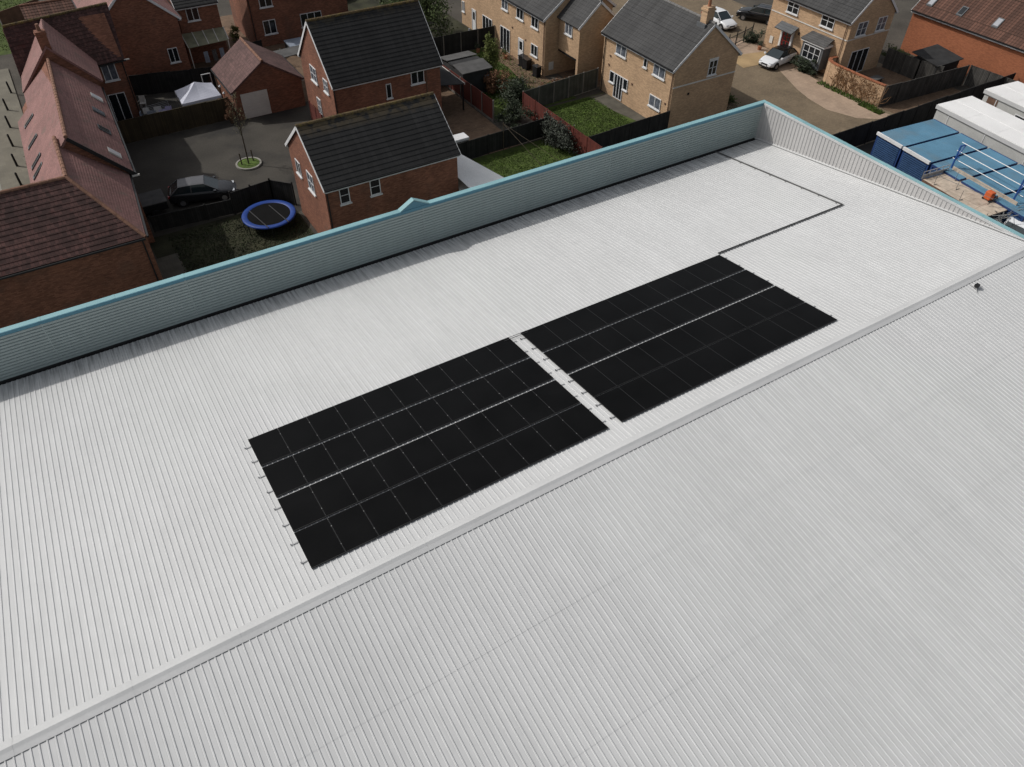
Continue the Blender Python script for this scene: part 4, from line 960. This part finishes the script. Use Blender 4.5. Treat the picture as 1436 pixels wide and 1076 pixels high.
# ------------------------------------------------------------------ yard: containers, cabins, platform
YA = R_(-6.0); YC = Vector((14.5, 18.85, 0))
def yl(a, b, z=0):       # a along the container length (to the right), b towards the camera
    return Vector((YC.x+a*math.cos(YA)+b*math.sin(YA), YC.y+a*math.sin(YA)-b*math.cos(YA), z))
def ybox(mb, a0, a1, b0, b1, z0, z1): return mb.hexa([yl(a0, b1, z0), yl(a1, b1, z0), yl(a1, b0, z0), yl(a0, b0, z0), yl(a0, b1, z1), yl(a1, b1, z1), yl(a1, b0, z1), yl(a0, b0, z1)])
desc = ['blue storage container nearest the yard fence, roof streaked with grey stains', 'second blue storage container from the yard fence, with white lintel rail', 'blue storage container behind the upper end of the timber platform', 'blue storage container between the pale pipes and the right edge', 'blue storage container cut by the right edge of the photo']
for i in range(5):
    b0 = i*2.62; L_ = 5.9
    c = thing('shipping_container', desc[i], 'container', tuple(yl(3, b0+1.22)), 'blue storage containers in the yard')
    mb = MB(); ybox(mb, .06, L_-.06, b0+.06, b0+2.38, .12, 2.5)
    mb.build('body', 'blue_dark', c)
    rows = []
    for k in range(int((L_-.1)/.28)*1+1):
        a = .03+k*.28
        for da, dz in ((0, 0), (.10, 0), (.13, .02), (.24, .02)):
            if a+da < L_-.05: rows.append([yl(a+da, b0+.02, 2.602+dz*.6), yl(a+da, b0+2.42, 2.602+dz*.6)])
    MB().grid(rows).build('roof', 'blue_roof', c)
    mb = MB()
    for (a0, a1, bb0, bb1) in ((0, L_, b0, b0+.09), (0, L_, b0+2.35, b0+2.44), (0, .09, b0+.091, b0+2.349), (L_-.09, L_, b0+.091, b0+2.349)):
        ybox(mb, a0, a1, bb0, bb1, 2.45, 2.60); ybox(mb, a0, a1, bb0, bb1, 0, .14)
    for a in (0, L_-.14):
        for bb in (b0, b0+2.3): ybox(mb, a+.001, a+.139, bb+.001, bb+.139, .141, 2.449)
    mb.build('frame', 'blue_dark', c)
    mb = MB()
    for k in range(15): ybox(mb, -.04, .055, b0+.16, b0+2.28, .2+k*.145, .28+k*.145)
    mb.build('shutter', 'blue_slat', c)
    if i < 2:
        mb = MB(); ybox(mb, -.12, .03, b0-.02, b0+2.46, 2.50, 2.72); mb.build('lintel_rail', 'white', c)
    mb = MB()
    for k in range(20):
        ybox(mb, .3+k*.27, .42+k*.27, b0+2.38, b0+2.41, .2, 2.4)
    mb.build('side_rib', 'blue_dark', c)
for j, (off, wdt, nm_, yo) in enumerate(((7.95, 3.7, 'white roofed portable cabin right behind the blue containers', -1.5), (14.0, 3.7, 'farther white roofed portable cabin at the right edge', -2.0))):
    c = thing('portable_cabin', nm_, 'portable cabin', tuple(yl(off, 4)))
    mb = MB(); ybox(mb, off, off+wdt, yo, yo+13.5, .15, 2.6); mb.build('wall', 'cabin_wall', c)
    mb = MB(); ybox(mb, off-.12, off+wdt+.12, yo-.12, yo+13.62, 2.42, 2.72); k_ = mb.build('fascia', 'flash', c)
    mb = MB(); n_ = 6
    ybox(mb, off-.06, off+wdt+.06, yo-.06, yo+13.56, 2.722, 2.78)
    mb.build('roof', 'cabin_roof', c)
    mb = MB(); ybox(mb, off+wdt*.5-.03, off+wdt*.5+.03, yo, yo+13.5, 2.781, 2.80)
    for q_ in range(1, 5): ybox(mb, off, off+wdt*.5-.031, yo+q_*2.7-.015, yo+q_*2.7+.015, 2.781, 2.79)
    mb.build('roof_seam', 'cabin_roof', c)
    for b_ in ((), (2.6,))[j]:
        mb = MB(); ybox(mb, off-.02, off, yo+b_+.6, yo+b_+1.6, 1.0, 2.0); wo = mb.build('window', 'white', c)
        mb = MB(); ybox(mb, off-.03, off-.021, yo+b_+.68, yo+b_+1.52, 1.08, 1.92); mb.build('pane', 'glass', wo)
    for b_ in (.9, 4.4, 8.1):
        mb = MB(); ybox(mb, off-.035, off-.001, yo+b_+.3, yo+b_+.36, .16, 2.58); mb.build('joint_cover', 'white', c)
    if j == 1:
        mb = MB(); ybox(mb, off-.03, off-.001, yo+.42, yo+1.4, .2, 2.3); mb.build('door', 'wood_brown', c)
# timber platform
t = thing('timber_platform', 'raised pale timber platform with grey end gate beside the blue containers', 'platform', (13, 10, 0))
def pl_(a, b, z): return Vector((11.75+a*math.cos(YA)+b*math.sin(YA), 12.7+a*math.sin(YA)-b*math.cos(YA), z))
def pbox(mb, a0, a1, b0, b1, z0, z1): return mb.hexa([pl_(a0, b1, z0), pl_(a1, b1, z0), pl_(a1, b0, z0), pl_(a0, b0, z0), pl_(a0, b1, z1), pl_(a1, b1, z1), pl_(a1, b0, z1), pl_(a0, b0, z1)])
mb = MB(); pbox(mb, 0, 2.8, 0, 5.3, 2.38, 2.47); mb.build('deck', 'wood', t)
mb = MB(); pbox(mb, 2.8, 2.86, 0, 5.3, 2.3, 2.85); mb.build('side_board', 'wood', t)
mb = MB(); pbox(mb, -.03, 0, 0, 5.3, 2.25, 2.5); mb.build('edge_beam', 'wood_brown', t)
for a in (.05, 2.4):
    for b in (.1, 2.5, 4.8):
        mb = MB(); pbox(mb, a, a+.1, b, b+.1, 0, 2.379); mb.build('leg', 'alu', t)
mb = MB()
for z in (2.5, 2.75, 3.0): mb.tube(pl_(0, -.08, z), pl_(2.5, -.08, z), .03, n=6)
for k in range(5): mb.tube(pl_(k*.62, -.08, 2.45), pl_(k*.62, -.08, 3.05), .025, n=6)
pbox(mb, .1, 2.4, -.12, -.10, 2.5, 2.75)
mb.build('end_gate', 'alu', t)
mb = MB()
for a, b in ((.1, .9), (1.0, 2.0), (.1, 3.1), (1.9, 1.1)): mb.tube(pl_(a, b, 2.5), pl_(a+.3, b+.02, 2.5), .02, n=6); mb.tube(pl_(a, b, 2.5), pl_(a, b, 3.2), .016, n=6)
mb.tube(pl_(.1, .9, 3.2), pl_(1.2, 4.6, 3.1), .015, n=6); mb.tube(pl_(1.9, 1.1, 3.2), pl_(2.2, 4.6, 3.1), .015, n=6)
mb.build('rope_rail', 'tray', t)
t2 = thing('pipe_rack', 'blue triangular steel end frames carrying three long pale pipes', 'rack', tuple(pl_(3, 0, 0)))
for b in (-.2, 4.9):
    mb = MB(); q = pl_(2.75, b, 0)
    mb.bar(pl_(2.95, b, 0), pl_(2.95, b, 4.3), .09, .09); mb.bar(pl_(2.95, b, 4.25), pl_(3.45, b, 4.25), .07, .07); mb.bar(pl_(3.45, b, 4.25), pl_(2.98, b, 3.3), .06, .06)
    mb.bar(pl_(2.95, b, 3.25), pl_(3.3, b, 3.35), .06, .06)
    mb.build('end_frame', 'blue_mid', t2)
for k, (a, z) in enumerate(((3.35, 4.33), (3.2, 3.75), (3.1, 3.2))):
    o = MB().tube(pl_(a, -.5, z), pl_(a, 5.3, z), .025, n=8).build('pipe', 'lean', None, loc=tuple(pl_(a, 0, z)))
    tag(o, ('topmost', 'middle', 'lowest')[k]+' long pale pipe on the blue rack above the containers', 'pipe', 'pipes on the blue rack')
o = thing('pallet_truck', 'orange machine with black handle at the lower end of the timber platform', 'machine', tuple(pl_(1.9, 3.9, 2.47)))
mb = MB(); pbox(mb, 1.7, 2.15, 3.6, 4.1, 2.55, 3.1); bo_ = mb.build('body', 'orange', o); md = bo_.modifiers.new('b', 'BEVEL'); md.width = .06; md.segments = 2
mb = MB().tube(pl_(1.9, 4.1, 3.0), pl_(1.6, 4.6, 3.1), .03, n=6).tube(pl_(1.6, 4.6, 3.1), pl_(1.2, 4.4, 2.6), .03, n=6); mb.build('handle', 'black', o)
for a, b in ((1.75, 3.6), (2.1, 3.6), (1.75, 4.1), (2.1, 4.1)): MB().tube(pl_(a-.04, b, 2.55), pl_(a+.04, b, 2.55), .08, n=10).build('wheel', 'tyre', o)
t = thing('scaffold_stack', 'jumble of grey scaffold tubes at the near end of the timber platform', 'scaffold tubes', tuple(pl_(1, 5.6, 0)))
mb = MB()
for k in range(16):
    p = pl_(random.uniform(.2, 2.8), random.uniform(5.1, 5.6), random.uniform(2.0, 2.6)); q = pl_(random.uniform(.4, 3.4), random.uniform(5.6, 6.6), random.uniform(1.8, 2.9)); mb.tube(p, q, .024, n=6)
for a, b in ((.3, 5.2), (2.6, 5.2), (.4, 6.2), (2.8, 6.2)): mb.tube(pl_(a, b, 0), pl_(a, b, 2.6), .024, n=6)
mb.build('tubes', 'tray', t)

# ------------------------------------------------------------------ garden things
# trampoline
cx, cy, ra, rb_ = -28.45, 34.15, 1.78, 1.78
t = thing('trampoline', 'round trampoline with blue edge pad behind the parapet', 'trampoline', (cx, cy, 0))
n = 48; E2 = lambda r, z: [(cx+math.cos(2*math.pi*i/n)*r, cy+math.sin(2*math.pi*i/n)*r, z) for i in range(n+1)]
MB().grid([E2(1.82, .80), E2(1.82, .87), E2(1.75, .90), E2(1.50, .90), E2(1.44, .86)]).build('pad', 'tramp', t, smooth=True)
MB().poly(E2(1.46, .855)[:-1]).build('bed', 'mesh_black', t)
for k in range(6):
    a = k*math.pi/3+.3; MB().tube((cx+math.cos(a)*1.7, cy+math.sin(a)*1.7, 0), (cx+math.cos(a)*1.7, cy+math.sin(a)*1.7, .82), .03, n=8).build('leg', 'black', t)
for k, dx in enumerate((-.95, .45)):
    p = Vector((cx+dx-.1, cy+1.0, .90)); q = Vector((cx+dx+.35, cy-1.75, .93))
    MB().tube(p, q, .035, n=8).build('pole', 'black', t)
# gazebo
t = thing('gazebo', 'white pyramid topped pop-up gazebo in the garden behind the olive fence', 'gazebo', (-27.9, 53.1, 0))
ap = Vector((-27.9, 53.2, 2.95)); c4 = [Vector(p) for p in ((-29.55, 51.75, 2.0), (-26.35, 51.85, 2.0), (-26.35, 54.7, 2.0), (-29.45, 54.6, 2.0))]
mb = MB()
for i in range(4):
    a, b = c4[i], c4[(i+1) % 4]; rows = []
    for k in range(9):
        f = k/8; sag = -.10*math.sin(math.pi*f)
        rows.append([a.lerp(ap, f)+Vector((0, 0, sag*.4)), a.lerp(b, .5).lerp(ap, f)+Vector((0, 0, sag)), b.lerp(ap, f)+Vector((0, 0, sag*.4))])
    mb.grid(rows)
mb.build('canopy', 'canvas', t, smooth=False)
mb = MB()
for i in range(4): a, b = c4[i], c4[(i+1) % 4]; mb.grid([[a, b], [a-Vector((0, 0, .2)), b-Vector((0, 0, .2))]])
mb.build('valance', 'canvas', t)
for p in c4: MB().tube((p.x, p.y, 0), p, .03, n=8).build('leg', 'alu', t)
# washing on an airer
t = thing('clothes_airer', 'folding clothes airer hung with white and lilac washing beside the gazebo', 'clothes airer', (-30.8, 54.2, 0))
mb = MB()
for k in range(6): mb.tube((-32.3, 53.2+k*.3, 1.15), (-30.2, 53.6+k*.3, 1.15), .01, n=5)
for p in ((-32.3, 53.2), (-30.2, 53.6), (-32.3, 54.7), (-30.2, 55.1)): mb.tube((p[0], p[1], 0), (p[0], p[1], 1.15), .015, n=6)
mb.build('frame', 'alu', t)
for k, (x, y, w_, m_) in enumerate(((-31.8, 53.8, .7, 'greycloth'), (-30.9, 53.6, .7, 'lilac'), (-30.4, 54.0, .5, 'lilac'), (-31.2, 54.4, .6, 'offwhite'), (-32.1, 54.6, .5, 'offwhite'), (-31.0, 53.3, .5, 'canvas'))):
    rows = [[(x-w_/2+w_*j/4, y+s_*.14+random.uniform(-.03, .03), 1.16-abs(s_)*.45) for j in range(5)] for s_ in (-1, -.05, .05, 1)]
    MB().grid(rows).build('cloth', m_, t)
def chair(label, x, y, mt, rz=0):
    r = thing('garden_chair', label, 'chair', (0, 0, 0)); 
    MB().box(-.24, .24, -.24, .24, .42, .46).build('seat', mt, r); MB().box(-.24, .24, .20, .25, .461, .95).build('backrest', mt, r)
    for a in (-.22, .18):
        for b in (-.22, .18): MB().box(a, a+.04, b, b+.04, 0, .42).build('leg', mt, r)
    for a in (-.27, .23): MB().box(a, a+.04, -.2, .2, .62, .66).build('armrest', mt, r)
    r.location = (x, y, 0); r.rotation_euler = (0, 0, rz)
chair('pale garden chair nearest the far brick wall, left of its partner', -32.6, 57.4, 'offwhite', .3); chair('pale garden chair, right of its partner near the brick gable', -31.9, 57.4, 'offwhite', -.3); chair('grey garden chair beside the white patio door', -32.4, 54.4, 'greycloth', 1.2); chair('grey garden chair behind the olive fence by the terrace wall', -32.3, 52.7, 'greycloth', 1.8)
o = MB().tube((-31.9, 52.4, 0), (-31.9, 52.4, .55), .25, .3, n=14).build('planter', 'offwhite', None, loc=(-31.9, 52.4, 0)); tag(o, 'round pale planter inside the olive fence near the terrace', 'planter')
# greenhouse frame next to garage
t = thing('garden_door', 'white framed glass door propped behind the gazebo', 'door', (-26.2, 56.8, 0))
window(t, 'y', 56.8, -26.7, -25.9, .1, 2.0, 0, 0, False, name='frame')
for k, (x, y, z) in enumerate(((-25.95, 53.6, 1.9), (-25.95, 52.6, 1.7))):
    t = thing('wall_lamp', 'small white globe lamp on the garage side, %s of the two' % ('farther', 'nearer')[k], 'lamp', (x, y, 0))
    MB().tube((x, y, 0), (x, y, z), .025, n=6).build('post', 'black', t)
    MB().tube((x, y, z), (x, y, z+.1), .06, .12, n=10).tube((x, y, z+.1), (x, y, z+.2), .12, .05, n=10).build('globe', 'white', t)
# clutter behind the garage
t = thing('hot_tub', 'square tub with blue grey cover against the brick wall', 'hot tub', (-16, 62.9, 0))
MB().box(-17.0, -15.0, 62.0, 63.8, 0, .78).build('body', 'felt_dark', t); MB().box(-17.05, -14.95, 61.95, 63.85, .78, .88).build('cover', 'greycloth', t)
t = thing('garden_table', 'round grey table under the glazed canopy', 'table', (-22.6, 61.4, 0))
MB().tube((-22.6, 61.4, .70), (-22.6, 61.4, .74), .6, n=24).build('tabletop', 'felt', t); MB().tube((-22.6, 61.4, 0), (-22.6, 61.4, .7), .05, n=8).build('leg', 'black', t)
for k, (x, y, m_, lb) in enumerate(((-24.9, 62.0, 'greycloth', 'left'), (-24.1, 62.1, 'felt', 'middle'), (-23.4, 62.2, 'greycloth', 'right'))):
    o = MB().grid([[(x-.2+.1*j, y+random.uniform(-.06, .06), 1.9-.5*i_) for j in range(5)] for i_ in range(3)]).build('hanging_towel', m_, None, loc=(x, y, 1.9)); tag(o, 'grey towel hanging under the canopy edge, %s one of three' % lb, 'towel')
plant('shrub', 'spiky pale plant beside the garage ridge', 'shrub', (-19.2, 60.2, .8), (.9, .6, .6), 500, .09, 'leaf_grey', False)
o = MB().box(-20.0, -16.0, 58.6, 61.2, 2.1, 2.18)
t = thing('lean_to_shelter', 'flat grey felt shelter roof between garage and larger brick house', 'shelter', (-18.6, 57, 0))
MB().hexa([(-20.2, 56.2, 2.15), (-15.6, 56.8, 2.15), (-15.6, 58.4, 2.2), (-20.2, 58.0, 2.2), (-20.2, 56.2, 2.22), (-15.6, 56.8, 2.22), (-15.6, 58.4, 2.27), (-20.2, 58.0, 2.27)]).build('roof', 'felt', t)
for p in ((-20.1, 56.4), (-15.7, 56.9), (-15.7, 58.2), (-20.1, 57.9)): MB().box(p[0], p[0]+.08, p[1], p[1]+.08, 0, 2.15).build('post', 'black', t)
# white lean-to beside house A and small white box
t = thing('lean_to', 'white corrugated lean-to roof against the right wall of the front brick house', 'lean-to', (-15, 30, 0))
prof = []; k = 0
y = 23.5
rows = []
while y < 32.4:
    xr = -13.5 - max(0, (y-27.5)*.22)
    for dy, dz in ((0, 0), (.05, .02), (.1, 0)): rows.append([(-16.6, y+dy, 2.95+dz), (xr, y+dy, 2.55+dz)])
    y += .15
MB().grid(rows).build('roof', 'lean', t)
MB().box(-16.7, -14.8, 23.6, 32.2, 0, 2.3).build('wall', 'offwhite', t)
o = thing('storage_box', 'small white lidded box with black base beside the brown patio', 'box', (-12.6, 35.9, 0))
MB().box(-13.3, -12.0, 35.45, 36.3, .0, 1.55).build('body', 'black', o); l_ = MB().box(-13.35, -11.95, 35.4, 36.35, 1.55, 1.8).build('lid', 'white', o); md = l_.modifiers.new('b', 'BEVEL'); md.width = .06; md.segments = 2
# washing line pole
t = thing('washing_line', 'brown washing line post with two slack lines over the small lawn', 'washing line', (-9.0, 35.2, 0))
MB().tube((-9.0, 35.25, 0), (-9.0, 35.25, 2.3), .035, n=8).build('post', 'bark', t)
MB().tube((-9.0, 35.25, 2.2), (-9.3, 28.5, 1.4), .014, n=5).build('line', 'bark', t)
MB().tube((-9.0, 35.25, 2.2), (-7.6, 29.0, 1.4), .014, n=5).build('line', 'bark', t)
# shed pair by the buff garden
t = thing('garden_shed', 'low twin shed with grey felt roof beside the upright conifer', 'shed', (-5.8, 47.5, 0))
MB().box(-7.1, -4.4, 45.3, 49.4, 0, 2.05).build('wall', 'felt_dark', t)
MB().hexa([(-7.25, 47.9, 2.35), (-4.2, 47.9, 2.35), (-4.2, 49.6, 2.1), (-7.25, 49.6, 2.1), (-7.25, 47.9, 2.41), (-4.2, 47.9, 2.41), (-4.2, 49.6, 2.16), (-7.25, 49.6, 2.16)]).hexa([(-7.25, 45.1, 2.15), (-4.2, 45.1, 2.15), (-4.2, 46.9, 2.35), (-7.25, 46.9, 2.35), (-7.25, 45.1, 2.21), (-4.2, 45.1, 2.21), (-4.2, 46.9, 2.41), (-7.25, 46.9, 2.41)]).build('roof', 'felt', t)
MB().box(-7.2, -4.25, 46.9, 47.9, 2.2, 2.3).build('roof_valley', 'felt_dark', t)
MB().box(-4.9, -4.5, 45.25, 45.29, 1.3, 1.6).build('window', 'greycloth', t)
o = thing('bird_bath', 'small white bowl on a pedestal behind the felt roofed shed', 'bird bath', (-3.8, 49.6, 0)); MB().tube((-3.8, 49.6, 0), (-3.8, 49.6, .8), .08, n=8).build('pedestal', 'offwhite', o); MB().tube((-3.8, 49.6, .8), (-3.8, 49.6, .92), .2, .36, n=14).build('bowl', 'white', o)
# garage-like brick outbuilding side with dark carport by red fence
t = thing('carport', 'dark carport with sloping edge beside the larger brick house', 'carport', (-9.3, 45, 0))
MB().hexa([(-10.85, 43.0, 2.7), (-8.2, 43.0, 2.3), (-8.2, 48.2, 2.3), (-10.85, 48.2, 2.7), (-10.85, 43.0, 2.76), (-8.2, 43.0, 2.36), (-8.2, 48.2, 2.36), (-10.85, 48.2, 2.76)]).build('roof', 'felt_dark', t)
for y in (43.1, 48.0): MB().box(-8.35, -8.25, y, y+.1, 0, 2.3).build('post', 'black', t)
MB().bar((-8.17, 43.0, 2.33), (-8.17, 48.2, 2.33), .05, .14).build('fascia', 'offwhite', t)
# wheelie bins and bags along terrace F
bn = thing('wheelie_bin', '', 'bin', (0, 0, 0))
MB().hexa([(-.24, -.28, .05), (.24, -.28, .05), (.24, .28, .05), (-.24, .28, .05), (-.29, -.36, .95), (.29, -.36, .95), (.29, .36, .95), (-.29, .36, .95)]).build('body', 'black', bn)
MB().box(-.31, .31, -.38, .38, .951, 1.02).build('lid', 'car_grey', bn)
for sg in (-1, 1): MB().tube((sg*.24, .3, .1), (sg*.30, .3, .1), .1, n=10).build('wheel', 'tyre', bn)
for k, (x, y, lb) in enumerate(((1.15, 48.6, 'black wheelie bin beside the white door of the buff terrace'), (1.1, 47.8, 'black wheelie bin under the small lower window of the buff terrace'), (1.0, 45.9, 'black wheelie bin at the corner of the buff terrace by the meter box'))):
    o = bn if k == 0 else copy_tree(bn); o.location = (x, y, 0); o.rotation_euler = (0, 0, random.uniform(-.3, .3)); o['label'] = lb; o['group'] = 'bins along the buff terrace'
for k, (x, y, m_, lb) in enumerate(((.6, 50.9, 'leaf', 'potted plant left of the white terrace door'), (.9, 51.6, 'leaf_dark', 'dark potted plant below the white patio doors'), (-.9, 53.7, 'leaf_dark', 'dark potted plant by the black fence end'), (23.9, 40.2, 'leaf_dark', 'potted plant by the meter box of the buff house with the red door'))):
    o = thing('potted_plant', lb, 'plant', (x, y, 0)); MB().tube((x, y, 0), (x, y, .35), .16, .22, n=12).build('pot', 'terracotta', o)
    mb = MB(); leaves(mb, (x, y, .6), (.3, .3, .3), 260, .05, 8); mb.build('foliage', m_, o)
o = MB().tube((-4.1+3.0, 55.0, 0), (-1.1, 55.0, 1.9), .07, n=8).build('rolled_parasol', 'canvas', None, loc=(-1.1, 55, 0)); o['label'] = 'white rolled parasol standing at the black fence'; o['category'] = 'parasol'
# black shed near the orange building
t = thing('garden_shed', 'black flat roofed shed in front of the orange brick building', 'shed', (33.2, 28.2, 0))
MB().box(31.7, 35.0, 26.0, 28.6, 0, 1.7).build('wall', 'felt_dark', t)
MB().hexa([(31.5, 25.8, 1.75), (35.2, 25.8, 1.75), (35.2, 28.8, 2.1), (31.5, 28.8, 2.1), (31.5, 25.8, 1.82), (35.2, 25.8, 1.82), (35.2, 28.8, 2.17), (31.5, 28.8, 2.17)]).build('roof', 'felt_dark', t)
o = MB().box(26.3, 28.3, 28.6, 29.4, .4, .46).box(26.4, 26.5, 28.7, 28.8, 0, .4).box(28.1, 28.2, 29.2, 29.3, 0, .4).box(26.4, 26.5, 29.2, 29.3, 0, .4).box(28.1, 28.2, 28.7, 28.8, 0, .4).build('garden_bench', 'felt', None, loc=(27.3, 29, 0)); tag(o, 'grey timber bench below the patio doors of the buff house', 'bench')
# street bollards
for k, (x, y) in enumerate(((-41.35, 66.0), (-42.0, 62.4), (-42.2, 58.8), (-42.4, 55.2), (-42.5, 51.6), (-42.6, 48.4))):
    o = thing('bollard', ('farthest', 'second farthest', 'third farthest', 'fourth farthest', 'fifth farthest', 'nearest')[k]+' black bollard on the pavement left of the pink roof', 'bollard', (x, y, .12), 'bollards along the pavement')
    MB().tube((x, y, .12), (x, y, 1.05), .09, .075, n=12).build('shaft', 'black', o); MB().tube((x, y, 1.05), (x, y, 1.15), .09, .03, n=12).build('cap', 'black', o)
# vehicles / objects glimpsed at the top
car('parked_car', 'light coloured car at the top edge beyond the red brick house', 'car', 'car_silver', 'car_silver', -7.2, 74.6, R_(20), 4.2)
